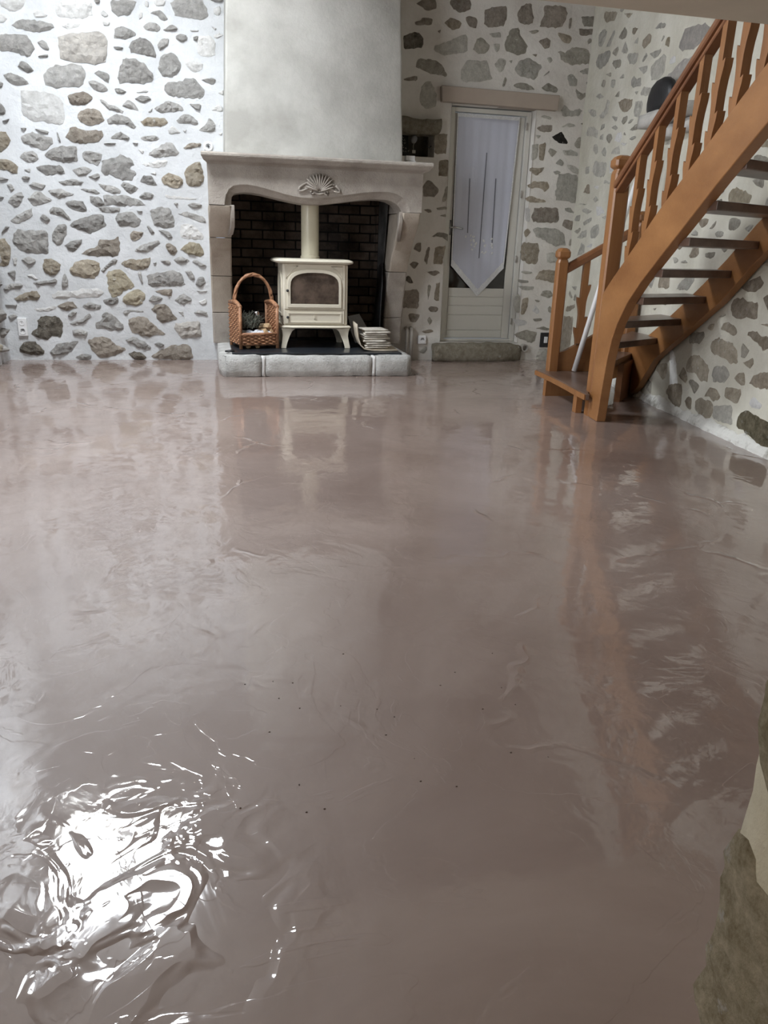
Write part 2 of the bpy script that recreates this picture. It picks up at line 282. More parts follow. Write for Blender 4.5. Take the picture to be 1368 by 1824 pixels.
STONES_LEFT = '''
l -1418,2669 -1236,2685 -1273,2626 -1318,2602 -1372,2604 -1422,2636
l -1428,2585 -1394,2571 -1381,2549 -1411,2524 -1454,2520 -1453,2577
l -1196,2604 -1157,2630 -1122,2616 -1087,2596 -1132,2578 -1193,2576
g -1359,2512 -1286,2560 -1177,2557 -1068,2549 -1045,2525 -1086,2496 -1198,2479 -1307,2490
l -1023,2680 -965,2708 -828,2720 -768,2702 -768,2628 -840,2598 -952,2590 -1031,2606
g -747,2727 -700,2731 -708,2710 -736,2705
l -710,2644 -683,2666 -645,2632 -681,2612
l -696,2588 -639,2586 -648,2563 -692,2559
l -1006,2548 -856,2560 -883,2538 -934,2518 -984,2521
d -1445,2445 -1354,2449 -1262,2451 -1209,2380 -1226,2338 -1273,2306 -1320,2325 -1361,2340 -1459,2335 -1489,2382
g -1187,2411 -1148,2431 -1113,2410 -1100,2359 -1149,2367
g -1192,2312 -1153,2329 -1118,2334 -1110,2320
d -1348,2236 -1319,2279 -1277,2270 -1230,2215 -1285,2193
d -1454,2170 -1409,2191 -1349,2177 -1303,2151 -1274,2126 -1358,2103 -1418,2120
d -1485,2121 -1461,2117 -1471,2086 -1490,2079 -1512,2098
s -1027,2463 -950,2490 -727,2516 -678,2502 -671,2432 -681,2355 -701,2303 -766,2289 -887,2290 -931,2298 -1030,2312 -1030,2370
g -1168,2190 -1125,2234 -1071,2276 -1022,2265 -938,2283 -869,2276 -854,2229 -876,2138 -922,2120 -1082,2106 -1168,2130
g -791,2228 -750,2249 -675,2230 -687,2160 -736,2196
g -841,2164 -801,2179 -726,2154 -690,2120 -731,2099 -795,2107
b -1005,2057 -873,2099 -812,2057 -849,2012 -934,1992 -979,1989
g -768,2048 -729,2044 -699,2016 -647,2007 -585,1970 -599,1957 -657,1969 -709,1978
d -1503,1977 -1470,1943 -1472,1901 -1514,1887 -1533,1934
g -612,2738 -434,2753 -457,2700 -493,2642 -537,2647 -577,2632 -625,2663 -625,2737
l -370,2759 -345,2749 -347,2709 -378,2723
l -312,2764 -214,2772 -223,2731 -288,2725
l -427,2667 -394,2682 -397,2641 -424,2621
g -337,2675 -270,2704 -233,2683 -203,2639 -262,2629 -273,2657
g -177,2752 -143,2778 68,2796 97,2722 112,2688 55,2663 -51,2660 -149,2670
g 121,2800 234,2810 213,2791 166,2787
l 145,2744 199,2766 211,2732 183,2694 150,2703
g -395,2583 -354,2612 -295,2614 -261,2588 -280,2551 -384,2554
g -250,2565 -178,2612 -127,2586 -141,2573 -214,2562
l -42,2581 31,2584 24,2575 -36,2570
l 126,2618 166,2610 152,2594
g -620,2483 -608,2554 -550,2565 -449,2537 -458,2513 -531,2481
d -632,2423 -587,2424 -555,2423 -565,2408 -614,2404
d -515,2429 -486,2476 -419,2507 -356,2486 -327,2435 -307,2382 -324,2369 -363,2375 -428,2385 -499,2392
g -299,2460 -270,2504 -204,2515 -213,2461 -285,2420
g -158,2513 -143,2544 -77,2549 -55,2518 -113,2486
d -21,2535 23,2545 11,2511 -16,2509
l 16,2544 123,2552 152,2519 145,2421 56,2397 4,2435
l 134,2559 185,2578 221,2566 156,2534
g -303,2298 -271,2385 -189,2421 -145,2388 -122,2317 -151,2272 -200,2242 -273,2240
l -94,2343 -19,2373 54,2354 38,2310 -24,2281
d -620,2210 -567,2345 -482,2351 -400,2321 -339,2247 -348,2210 -396,2185 -489,2176 -540,2185 -600,2172
g -264,2173 -222,2206 -128,2216 -86,2246 -12,2245 55,2151 29,2105 -114,2102 -241,2107
g 28,2239 111,2260 151,2244 115,2207
g -646,2129 -615,2140 -555,2117 -573,2100 -632,2097
l -483,2112 -445,2146 -383,2134 -394,2121
g -496,2072 -455,2093 -389,2097 -363,2077 -425,2042 -465,2049
g -596,2010 -549,2062 -505,2034 -469,1987 -541,1995
g -347,2013 -257,2062 -230,2073 -124,2033 -122,2008 -180,1998 -316,1977
g -75,2058 20,2061 11,2013 -23,2011
l 101,2022 151,2069 195,2053 194,2015
l 161,2151 203,2179 202,2135
l -400,1979 -364,2009 -376,1980
l -1343,2065 -1280,2078 -1149,2072 -1057,2041 -1033,1999 -1042,1901 -1060,1852 -1178,1859 -1266,1863 -1327,1878 -1361,1912
d -1503,1849 -1448,1868 -1467,1839
g -1376,1808 -1329,1811 -1344,1788
g -1272,1808 -1165,1795 -1174,1773 -1230,1786
g -1111,1795 -1099,1787 -1084,1713 -1096,1719
g -1383,1752 -1294,1785 -1145,1747 -1145,1716 -1170,1690 -1216,1650 -1274,1672 -1330,1687 -1378,1710
b -949,1907 -918,1958 -839,1978 -768,1967 -739,1894 -783,1867 -844,1851 -907,1866
b -1046,1765 -1001,1833 -936,1833 -912,1816 -768,1821 -757,1787 -801,1741 -894,1723 -979,1719
t -1527,1775 -1490,1777 -1459,1717 -1478,1667 -1547,1617 -1575,1693
t -1551,1579 -1483,1574 -1421,1526 -1434,1475 -1475,1473 -1511,1497 -1562,1494 -1588,1537
g -1404,1596 -1374,1635 -1290,1646 -1258,1585 -1292,1571 -1344,1558
d -1213,1619 -1186,1658 -1092,1691 -975,1700 -965,1593 -1046,1570 -1142,1584 -1211,1606
g -933,1652 -893,1670 -779,1653 -793,1602 -823,1562 -925,1601
d -1293,1526 -1197,1550 -1094,1549 -1077,1486 -1119,1490 -1225,1469
l -1382,1506 -1330,1518 -1336,1486
g -1018,1520 -936,1553 -865,1534 -902,1494 -976,1474
g -903,1478 -814,1511 -810,1479 -845,1458
d -1408,1448 -1374,1462 -1341,1448 -1349,1432 -1391,1430
g -1586,1449 -1500,1428 -1572,1412
g -1132,1425 -1024,1456 -934,1434 -969,1413 -1095,1408
g -1360,1393 -1315,1420 -1226,1402 -1256,1365 -1306,1379
g -1523,1392 -1491,1397 -1467,1359 -1495,1336
g -1218,1357 -1137,1380 -1061,1351 -1022,1336 -1138,1302 -1182,1320
g -972,1381 -858,1386 -817,1355 -855,1346
g -1530,1260 -1495,1307 -1420,1342 -1405,1304 -1453,1225 -1479,1224
g -1377,1292 -1309,1353 -1265,1342 -1236,1311 -1189,1287 -1220,1273 -1281,1251 -1335,1236
g -1598,1303 -1554,1295 -1588,1284
d -903,1331 -817,1325 -788,1270 -850,1248 -907,1285
d -1098,1271 -1033,1293 -954,1287 -930,1218 -968,1207 -1047,1221
g -719,1908 -644,1950 -559,1930 -497,1871 -519,1848 -596,1884 -722,1874
t -462,1904 -413,1939 -265,1944 -246,1911 -295,1880 -437,1878
g -184,1933 -120,1981 -52,1973 -7,1925 -15,1902 -96,1916 -165,1909
l -256,1853 -213,1894 -148,1843 -245,1825
l -134,1857 -106,1871 -114,1849
g -10,1867 55,1922 78,1968 131,1927 122,1868 80,1853
l 149,1851 184,1859 169,1836
g -704,1771 -689,1791 -621,1823 -551,1780 -572,1763
g -477,1784 -422,1806 -347,1810 -322,1786 -350,1772 -444,1767
g -537,1746 -493,1748 -500,1738
g -761,1727 -694,1737 -657,1736 -701,1724
g -424,1665 -360,1713 -261,1770 -208,1754 -174,1684 -227,1666 -371,1645
b -141,1728 -83,1767 14,1772 -1,1749 -113,1720
g -784,1608 -682,1630 -620,1658 -543,1614 -528,1583 -588,1554 -518,1531 -568,1457 -655,1466 -733,1502 -794,1492
l -480,1591 -366,1616 -276,1634 -272,1595 -328,1573 -404,1569
d -500,1460 -469,1507 -408,1507 -361,1440 -426,1434
t -330,1494 -269,1536 -166,1508 -148,1456 -199,1421 -255,1422 -315,1449
t -136,1562 -70,1618 0,1628 22,1497 -23,1442 -100,1438 -134,1470
g -655,1421 -629,1454 -517,1413 -532,1386 -589,1358
g -826,1426 -720,1414 -654,1388 -663,1361 -725,1355 -790,1382
g -515,1341 -464,1383 -396,1372 -406,1332 -475,1323
l -307,1363 -230,1359 -42,1344 -105,1338 -280,1337
g -240,1305 -202,1307 -217,1283
g -129,1296 -85,1318 -8,1301 -17,1273 -95,1270
g -793,1343 -624,1346 -543,1326 -464,1283 -527,1271 -738,1269 -800,1257
g -854,1258 -672,1248 -667,1222 -723,1213 -818,1209
l -496,1700 -450,1690 -465,1666
l -413,1523 -365,1538 -366,1515
g -1528,1117 -1467,1169 -1355,1222 -1357,1154 -1402,1133 -1481,1096
d -1301,1150 -1272,1182 -1220,1140 -1242,1117
d -1223,1209 -1185,1238 -1123,1228 -1096,1182 -1059,1143 -1094,1141 -1148,1174 -1216,1184
d -1072,1101 -1043,1140 -872,1191 -808,1193 -805,1142 -789,1107 -843,1077 -937,1038 -999,1065 -1049,1083
d -1611,1020 -1570,1078 -1540,1072
t -1650,975 -1588,977 -1553,908 -1569,824 -1582,773 -1677,761
d -1530,972 -1521,1016 -1486,1055 -1399,1049 -1258,1053 -1262,987 -1260,884 -1337,869 -1425,880 -1491,903 -1518,941
d -1218,1039 -1168,1101 -1104,1106 -1104,1043 -1150,958 -1190,938 -1225,969
d -1136,939 -1078,979 -987,992 -1003,956 -1060,893 -1092,895
b -1016,884 -875,940 -869,1002 -831,993 -747,990 -697,1036 -694,946 -717,866 -907,864
g -1482,820 -1422,851 -1362,817 -1384,790 -1430,776
t -1304,825 -1252,836 -1179,795 -1191,743 -1220,709 -1267,695 -1326,740
t -1113,751 -1062,811 -955,840 -866,810 -880,730 -923,683 -1066,696 -1109,718
g -869,744 -815,798 -758,845 -719,840 -741,806 -810,778 -847,731
g -1189,604 -1178,677 -1154,724 -1134,665 -1135,625 -1160,598
d -1413,640 -1309,655 -1224,676 -1221,637 -1287,626 -1384,620
l -1452,698 -1406,705 -1366,667 -1385,666
g -1601,714 -1535,741 -1544,663 -1566,689
l -1550,831 -1511,839 -1526,767 -1546,780
g -717,1161 -690,1210 -578,1221 -510,1162 -519,1133 -547,1106 -626,1110 -685,1105
g -542,1231 -493,1230 -507,1217
g -433,1239 -352,1268 -272,1258 -243,1181 -244,1116 -315,1104 -401,1118 -424,1175
g -208,1218 -133,1244 7,1203 26,1158 -28,1163 -115,1193
b -608,1046 -583,1076 -498,1062 -520,1023 -576,988 -605,1000
g -471,1115 -454,1122 -405,1062 -435,1051
g -379,1089 -290,1079 -263,1024 -300,1023
l -199,1072 -192,1138 -97,1141 -39,1090 0,1046 -15,1019 -185,1026
g -577,919 -518,964 -375,1004 -369,988 -405,954 -468,909 -562,903
b -330,963 -305,987 -249,965 -231,919 -261,878 -300,904
y -207,936 -132,995 -43,991 -6,912 -28,881 -137,895
t -705,807 -640,842 -533,845 -447,870 -484,779 -539,761 -612,763
g -375,839 -317,850 -284,824 -306,810 -353,819
g -269,851 -206,880 -126,848 -182,823 -243,825
g -116,842 -84,856 10,808 -39,793
g -437,820 -406,825 -421,811
y -821,731 -739,763 -687,748 -651,695 -592,629 -700,580 -736,545 -797,530 -813,578
g -570,737 -539,751 -533,644 -524,634 -546,657
d -498,719 -322,756 -227,758 -195,712 -181,644 -289,635 -474,624 -491,671
g -175,759 -123,767 -89,693 -134,689
g -94,652 -71,707 -21,722 -3,668 -54,625
g -1648,584 -1606,624 -1510,633 -1493,613 -1508,590 -1572,586 -1632,565
t -1578,506 -1493,554 -1395,576 -1361,530 -1404,496 -1467,501 -1546,484
l -1288,524 -1213,585 -1123,580 -923,611 -859,585 -855,555 -931,523 -1102,524 -1260,508
b -1246,451 -1178,486 -1112,487 -1076,447 -1172,411
g -1043,454 -987,489 -883,463 -906,428 -1005,431
l -1430,428 -1246,451 -1255,427 -1336,406 -1407,409
g -1169,371 -1126,412 -1080,406 -1131,358
g -1155,313 -1039,352 -995,400 -971,373 -1028,324 -1105,289
D -1415,334 -1379,368 -1236,363 -1211,282 -1233,192 -1304,212 -1347,174 -1437,191 -1466,225 -1408,280
g -1141,255 -1087,262 -1016,242 -1026,207 -1139,203
D -1584,101 -1539,149 -1453,163 -1378,73 -1387,45 -1441,38 -1518,49 -1582,66
d -1342,66 -1272,136 -1097,161 -1165,74 -1228,42 -1322,35
d -1136,25 -1073,53 -1000,46 -1010,10 -1098,3
d -954,297 -927,332 -890,339 -881,401 -814,402 -758,341 -712,286 -738,254 -833,257 -899,277 -946,270
d -873,504 -792,529 -743,533 -740,492 -789,464 -842,470
b -1030,158 -966,193 -858,194 -776,117 -709,96 -753,60 -824,32 -886,21 -947,25 -984,67
g -1637,366 -1583,386 -1560,366 -1621,335
g -1654,459 -1555,460 -1550,447
y -711,520 -660,575 -577,600 -512,564 -552,474 -607,463 -694,472
b -435,586 -366,608 -290,606 -301,544 -375,560
d -495,510 -458,555 -370,532 -399,511 -462,496
g -282,513 -202,576 -121,526 -157,501 -207,479
l -77,502 -5,534 -4,489 -54,478
l -90,599 15,601 -63,586
g -716,414 -657,432 -535,419 -550,409 -651,421 -674,390 -705,376
b -479,434 -443,472 -359,487 -327,450 -302,401 -256,356 -348,331 -390,320 -430,344 -440,407
g -120,411 -70,436 -7,419 6,384 -58,390
b -673,349 -579,377 -525,368 -468,302 -375,232 -396,221 -452,224 -509,199 -570,210 -657,244 -671,286
s -298,286 -279,317 -74,341 -56,205 -102,198 -230,183
g -714,167 -640,202 -533,146 -495,96 -531,82 -619,110
d -475,139 -428,154 -381,132 -418,104
b -502,35 -433,75 -340,118 -190,144 -153,97 -147,3 -255,-1 -396,3 -486,17
D -699,53 -649,75 -581,60 -542,17 -585,-4 -647,3
l -252,423 -210,423 -206,374
'''
STONES_DOOR = '''
b 1793,2914 1841,2947 1960,2957 1967,2893 1894,2872
b 2086,2932 2084,2968 2259,2983 2271,2912 2179,2881 2121,2900
b 1785,2783 1841,2797 1854,2824 1939,2825 1938,2778 1800,2761
t 2044,2798 2095,2844 2198,2817 2179,2773 2115,2750
b 2224,2855 2274,2868 2334,2852 2328,2782 2273,2786 2234,2819
b 2394,2922 2480,2951 2578,2962 2595,2891 2565,2816 2441,2791 2391,2820
D 1694,2675 1809,2717 1868,2682 1861,2603 1708,2580
g 1960,2623 2035,2647 2112,2677 2232,2738 2253,2700 2263,2609 2176,2584 2068,2564 1981,2576
d 2306,2625 2337,2706 2380,2719 2458,2661 2433,2609 2368,2589
g 2437,2751 2546,2769 2553,2729 2476,2723
g 2483,2675 2542,2685 2543,2630 2515,2609
d 1814,2454 1825,2522 1955,2519 2036,2494 2099,2406 2026,2407 1909,2423
g 2207,2444 2253,2534 2438,2545 2500,2414 2390,2382 2227,2371
g 2506,2528 2555,2575 2616,2567 2600,2490 2564,2463
g 2639,2562 2672,2571 2663,2542
d 2591,2363 2611,2441 2632,2423 2615,2359
g 1867,2309 1905,2355 1956,2352 2005,2261 2003,2166 1915,2142 1855,2182
b 1703,2360 1831,2393 1825,2353 1710,2345
b 1987,2734 2015,2748 2009,2717
b 2681,2904 2712,2973 2761,3001 2806,3002 2815,2945 2841,2911 2828,2855 2761,2844 2708,2858
b 2890,2842 2927,2918 2926,3000 3115,3010 3142,2942 3109,2859 3057,2840
b 3163,2857 3163,2925 3185,2933 3186,2859 3173,2836
d 2585,2682 2631,2797 2704,2815 2741,2744 2799,2686 2783,2620 2685,2612 2600,2634
d 2796,2797 2885,2817 2901,2803 2836,2776
b 2897,2731 2981,2765 3011,2740 3005,2689 2960,2673
t 3065,2806 3138,2806 3206,2786 3193,2735 3123,2736
d 3269,2940 3375,2955 3427,2971 3450,2886 3308,2875
b 3264,2853 3433,2866 3431,2822 3278,2798
d 3352,2766 3372,2793 3407,2770 3363,2741
b 2847,2627 2896,2631 2883,2608
g 2983,2606 3020,2621 3042,2591 3018,2567
g 2696,2491 2734,2569 2800,2599 2950,2547 2892,2435 2769,2445
d 3084,2670 3140,2655 3204,2704 3343,2715 3398,2655 3428,2600 3320,2586 3220,2566 3139,2592
g 3303,2527 3363,2554 3437,2562 3432,2507 3329,2510
g 3191,2481 3235,2509 3296,2456 3294,2410 3223,2405
d 2695,2370 2719,2397 2819,2401 2904,2358 2801,2345
d 2960,2375 3018,2421 3116,2379 3104,2346 2994,2352
d 3284,2390 3348,2355 3410,2366 3354,2303 3305,2320
g 3376,2448 3416,2451 3397,2411
g 2967,2465 3016,2513 3025,2501
g 3167,2211 3189,2258 3258,2210 3350,2238 3373,2217 3342,2175 3192,2159
g 2972,2146 3002,2164 3087,2146 3077,2126
g 3182,2076 3253,2116 3327,2097 3321,2084
D 3365,2116 3436,2134 3400,2098
b 2943,2052 2995,2081 3097,2087 3095,2034 3001,2025
k 3099,1991 3198,2040 3218,2000 3268,1949 3250,1935 3160,1950
d 3325,1952 3370,2012 3417,1957 3375,1907 3337,1919
D 3435,1814 3430,1890 3458,1959 3493,1941 3498,1866 3460,1809
g 2917,1917 2979,1927 2982,1819 2930,1782
t 2984,1920 3049,1944 3041,1788 2992,1799
d 3077,1865 3085,1899 3168,1876 3118,1822
g 3215,1885 3311,1897 3379,1866 3366,1845 3235,1849
g 2940,1998 2996,1995 2967,1966
g 3155,1773 3199,1816 3243,1784 3230,1753
t 2913,1706 2927,1734 2991,1727 3058,1741 3042,1699 2982,1662
g 3142,1704 3186,1716 3220,1700 3166,1677
g 3273,1765 3334,1768 3430,1717 3411,1678 3298,1725
t 2908,1578 2957,1615 3102,1614 3123,1574 3078,1530 3010,1565 2931,1555
t 2895,1466 2945,1489 3103,1453 3096,1436 2934,1436
g 3186,1513 3191,1688 3370,1696 3417,1614 3420,1448 3299,1458 3200,1464
l 2899,1382 2947,1387 2959,1267 2914,1269
b 2971,1307 2987,1392 3223,1398 3245,1281 3155,1267 2991,1268
g 3290,1397 3346,1406 3407,1355 3309,1369
b 3282,1246 3300,1304 3398,1286 3402,1221 3370,1205
t 2906,1176 2939,1216 2975,1178 2931,1126
g 2989,1207 3077,1225 3243,1223 3317,1160 3339,1073 3227,1062 3158,1089 3036,1144
t 2890,1001 2903,1082 3059,1086 3074,1014 3061,899 2978,897 2908,936
g 3160,913 3151,994 3199,1010 3304,976 3299,909
d 3368,1074 3378,1133 3408,1134 3394,1067
g 2909,821 2927,836 3028,821 3023,809 2950,807
g 2885,755 2996,745 2998,724 2898,725
g 2890,695 3054,692 3051,662 2944,657
t 3061,759 3088,825 3133,847 3261,844 3300,733 3239,729 3142,754
d 3126,615 3153,655 3227,659 3266,608 3214,586
d 3073,571 3128,566 3123,548 3088,553
g 2867,513 2876,599 2907,623 2930,587 2929,453 2889,453
t 2945,429 2945,575 3010,595 3007,491 2979,429
l 3056,467 3092,517 3138,468 3114,431
d 3217,494 3235,519 3270,482 3263,451 3225,454
d 3070,393 3172,397 3161,375 3086,368
d 3107,300 3187,323 3258,298 3246,282
l 2861,391 3004,374 3021,343 2942,317 2892,348
d 2894,242 3006,287 3124,263 3118,187 3073,161 2952,205
g 3141,28 3168,105 3250,111 3249,-11 3152,-11
b 1919,1524 1953,1581 2006,1565 2068,1502 2034,1444 1928,1440
t 2056,1619 2060,1748 2143,1752 2141,1622
t 2015,1796 2002,1959 2121,1961 2120,1802
b 1933,1335 1997,1343 2014,1315 1977,1308
d 2049,1354 2150,1368 2152,1344 2061,1336
d 2085,1288 2143,1305 2145,1276
d 2020,1107 2082,1148 2169,1136 2173,1073 2116,1110
b 1853,994 1883,1054 1925,1055 1924,967
b 1960,899 1981,1018 2008,1018 1989,859
t 2048,871 2056,1020 2153,1033 2130,868
b 1821,865 1858,891 1912,877 1872,817
b 1986,799 2078,817 2123,797 2059,766
D 1778,735 1820,771 1871,701 1834,691
b 1766,481 1766,624 1901,651 1930,606 1920,473
d 2000,638 2008,694 2041,684 2015,546
t 2070,557 2084,701 2122,711 2121,537
b 2019,474 2040,500 2118,486 2109,444 2031,443
b 1829,410 1845,431 1944,421 1903,348 1848,348
d 2013,370 2033,407 2064,360 2038,323
t 1962,265 2051,287 2085,266 2008,244
g 1943,74 2013,138 2026,95 1995,52
d 2100,1409 2130,1538 2151,1543 2137,1410
'''
STONES_RIGHT = '''
t 51,475 59,512 305,554 317,519 134,475
d 78,636 107,668 227,608 171,599
d 255,586 274,644 333,638 314,584
g 154,706 326,714 283,671
t 7,422 326,436 322,163 -18,57 -9,282
b 269,2882 269,2924 597,2839 541,2793 316,2835
b 752,2794 956,2742 868,2730
g 217,2685 202,2777 299,2793 380,2760 379,2698 297,2663
g 417,2633 478,2677 565,2722 602,2700 513,2617
d 701,2641 801,2691 886,2640 883,2609 791,2603
t 998,2601 1004,2639 1108,2611 1037,2579
t 1207,2469 1211,2511 1324,2527 1366,2505 1358,2462 1257,2445
g 1057,2523 1129,2550 1127,2503
d 596,2548 617,2571 715,2578 735,2542 682,2509
g 800,2515 866,2582 956,2496 929,2477
g 191,2571 250,2614 524,2586 558,2551 507,2504 344,2482 233,2523
d 607,2475 630,2494 827,2459 829,2413 715,2414
g 951,2452 971,2470 1161,2440 1123,2369 1012,2391
g 1243,2363 1304,2414 1326,2384 1265,2354
g 1352,2396 1555,2382 1572,2367 1526,2340 1457,2343
g 1417,2291 1476,2321 1627,2331 1668,2307 1679,2212 1579,2185 1473,2196
g 1185,2335 1348,2321 1353,2273 1292,2276
d 500,2414 614,2412 618,2378
d 398,2349 455,2388 516,2367 478,2323
g 645,2302 641,2355 744,2331 742,2294 696,2281
g 831,2325 905,2350 933,2311
g 1081,2266 1123,2294 1189,2251 1260,2260 1295,2196 1167,2205 1101,2227
g 1297,2136 1349,2180 1529,2136 1524,2082
l 1608,2102 1603,2148 1696,2132 1738,2104 1648,2083
l 1738,2257 1780,2284 1843,2279 1847,2239 1765,2240
y 1630,2387 1646,2431 1701,2422 1703,2359
g 1552,2424 1584,2457 1604,2444
g 1413,2536 1484,2556 1602,2528 1589,2503
g 290,2287 392,2296 495,2249 374,2256
d 764,2210 862,2236 864,2189
g 1191,2172 1256,2165 1226,2144
s 1866,2322 1940,2420 2224,2378 2313,2333 2153,2261 1946,2282
s 1741,2179 1965,2227 2128,2219 2145,2056 1863,2106
g 431,2113 548,2141 582,2219 651,2194 648,2116 523,2078
t 848,2153 1006,2156 1163,2122 1167,2072 1107,2058 1013,2056 932,2093
g 1220,2032 1220,2104 1365,2081 1374,2018 1327,1977 1243,2002
g 739,2069 886,2044 854,2010
d 986,1997 1010,2026 1099,2023 1104,1990 1031,1965
g 1126,1964 1196,1989 1239,1976 1181,1957
d 1177,1912 1279,1935 1392,1933 1388,1907 1267,1896
g 496,1993 521,2035 599,2037 602,2005
g 753,1985 839,1991 921,1961 875,1950
g 123,2025 181,2060 322,2047 437,2001 442,1939 331,1973 151,1995
g 503,1927 519,1950 596,1956 596,1911
d 657,1914 678,1941 770,1937 814,1895 751,1863
l 873,1874 906,1922 1006,1919 1045,1886 1004,1844
g 1056,1894 1077,1910 1114,1883
g 1192,1850 1292,1861 1323,1844 1238,1831
g 363,1855 373,1901 459,1891 489,1826 436,1814
g 579,1822 648,1850 707,1814 706,1774 623,1787
g 816,1783 871,1816 998,1821 1035,1755
g 180,1680 188,1734 302,1737 297,1676
g 388,1685 419,1766 542,1744 739,1721 759,1664 714,1615 460,1647
l 832,1628 814,1724 887,1727 915,1646
g 723,1566 754,1589 877,1565 860,1548
g 123,2204 201,2203 328,2174 345,2125 259,2132
t 188,1526 273,1592 347,1581 374,1504
l 1020,1838 1162,1821 1099,1810
l 475,1557 606,1558 586,1523
g 1430,1928 1430,1962 1551,1954 1539,1921 1452,1898
g 214,1371 287,1389 494,1360 373,1334
g 40,1292 62,1334 191,1337 187,1281
g 271,1271 512,1309 512,1278 316,1239
d 61,1198 228,1230 238,1202 153,1175
g 165,1139 286,1194 406,1206 425,1150 308,1131
g 510,1190 563,1223 719,1250 763,1180 678,1131 561,1135
l 646,1314 610,1388 733,1383 828,1334 697,1313
g 220,981 298,1095 418,1074 418,1011
l 468,1060 628,1094 621,1054
g 783,1297 874,1313 868,1275
g 493,1453 559,1476 654,1439 556,1424
g 110,1435 332,1421 231,1419
d 3092,1523 3100,1539 3141,1539 3235,1521 3247,1480 3186,1478 3123,1496
d 3119,1410 3132,1421 3241,1413 3250,1364 3189,1376
y 2870,1331 2877,1366 2952,1387 3049,1364 3147,1329 3117,1293 2889,1304
g 3288,1276 3303,1320 3369,1313 3376,1268
t 2525,1220 2592,1230 2668,1226 2648,1193 2585,1173
d 2688,1169 2764,1216 2761,1195 2729,1168
d 2939,1159 2930,1213 2980,1227 3059,1209 3053,1175 2988,1152
g 3111,1161 3172,1185 3208,1176 3169,1142
g 2458,1139 2516,1167 2556,1147 2552,1128
g 2765,1139 2794,1157 2886,1147 2876,1120 2796,1120
t 2290,1059 2297,1090 2369,1092 2358,1054 2319,1043
t 2474,1009 2510,1054 2500,1081 2581,1074 2614,1025 2564,995 2495,997
d 2696,1007 2693,1031 2816,1034 2805,1008 2758,996
d 2862,1074 2979,1069 2927,1028
g 2236,996 2293,997 2349,977 2295,955
g 2376,967 2442,984 2484,964
g 2609,1275 2662,1273 2637,1255
d 2746,1267 2816,1264 2782,1250
d 2734,1329 2801,1335 2800,1310
g 2769,1373 2802,1388 2815,1379 2791,1364
y 3123,1589 3140,1611 3255,1598 3267,1561 3145,1575
t 2081,791 2083,849 2099,898 2235,902 2253,791
g 2365,793 2415,845 2508,882 2591,909 2613,870 2537,799
g 1920,797 1944,862 2020,869 1973,777
d 2321,875 2357,902 2395,903
d 2042,644 2095,653 2079,634
d 2183,686 2253,700 2249,682
g 2540,2113 2533,2147 2595,2151 2636,2122 2578,2109
t 2790,2110 2779,2186 2824,2179 2860,2125 2824,2097
t 2521,2038 2550,2072 2589,2054 2557,2028
s 2526,1903 2524,1984 2593,1971 2602,1945 2598,1910
s 2777,1957 2778,2018 2840,2010 2853,1970
g 2735,1880 2751,1923 2810,1882
g 2571,1797 2568,1831 2603,1825 2612,1799
g 2511,1700 2543,1734 2595,1727 2556,1695
g 2289,2141 2290,2163 2337,2179 2318,2057 2289,2062
g 2289,1983 2348,1995 2360,1986 2313,1967
d 2665,475 2656,537 2840,567 2870,532 2809,486
b 2951,498 2998,541 3048,554 3106,540 3210,539 3277,476 3289,427 3220,422 3158,450 3042,445 2978,469
d 3313,471 3300,524 3315,551 3393,516 3352,471
b 3342,444 3377,454 3445,488 3453,450 3426,422
t 3346,599 3348,619 3429,627 3454,606 3548,611 3609,562 3523,535 3450,567
b 2678,344 2717,396 2809,417 2908,405 2988,356 2997,281 2920,268 2824,303 2713,297
b 2599,250 2642,316 2701,296 2742,250 2714,222
g 3035,320 3051,387 3175,400 3237,357 3197,306 3062,291
b 3282,344 3313,384 3368,395 3396,357 3395,319 3335,321
t 3440,339 3466,388 3545,420 3652,439 3680,356 3566,336
d 2758,241 2788,263 2900,239 2850,173
b 2979,183 3030,253 3109,251 3164,217 3140,191 3080,174 3049,196
b 3208,231 3205,283 3373,297 3370,250 3353,211 3239,215
t 2437,113 2473,175 2667,208 2686,152 2690,64 2618,37
t 2740,109 2777,151 2822,148 2842,71 2791,72
b 2876,135 2920,166 3081,169 3122,117 3075,57 2960,49 2889,80
g 3104,151 3300,190 3336,87 3148,72 3120,89
l 3475,240 3501,285 3611,256 3602,230 3505,221
D 3386,87 3392,157 3476,195 3620,180 3739,186 3778,74 3680,30 3570,58 3468,80
b 2211,252 2246,283 2400,305 2405,207 2354,186
d 2129,78 2119,154 2202,142 2215,60
d 2268,-27 2310,52 2372,26 2382,-23
w 2480,176 2400,396 2452,399 2519,345 2603,200
t 3170,844 3235,873 3356,915 3413,888 3392,851 3350,831 3250,829
t 3121,741 3139,777 3226,791 3276,775 3392,779 3409,722 3400,688 3319,692 3213,675 3144,696
t 3436,803 3474,824 3528,823 3555,748 3502,743
d 2992,668 3082,691 3077,683 3025,667
b 2881,588 2914,620 2964,625 2946,578
b 3048,601 3061,634 3104,650 3214,629 3240,597 3193,576 3132,593
b 3350,972 3415,995 3470,992 3482,958
b 3449,666 3578,680 3530,663
'''
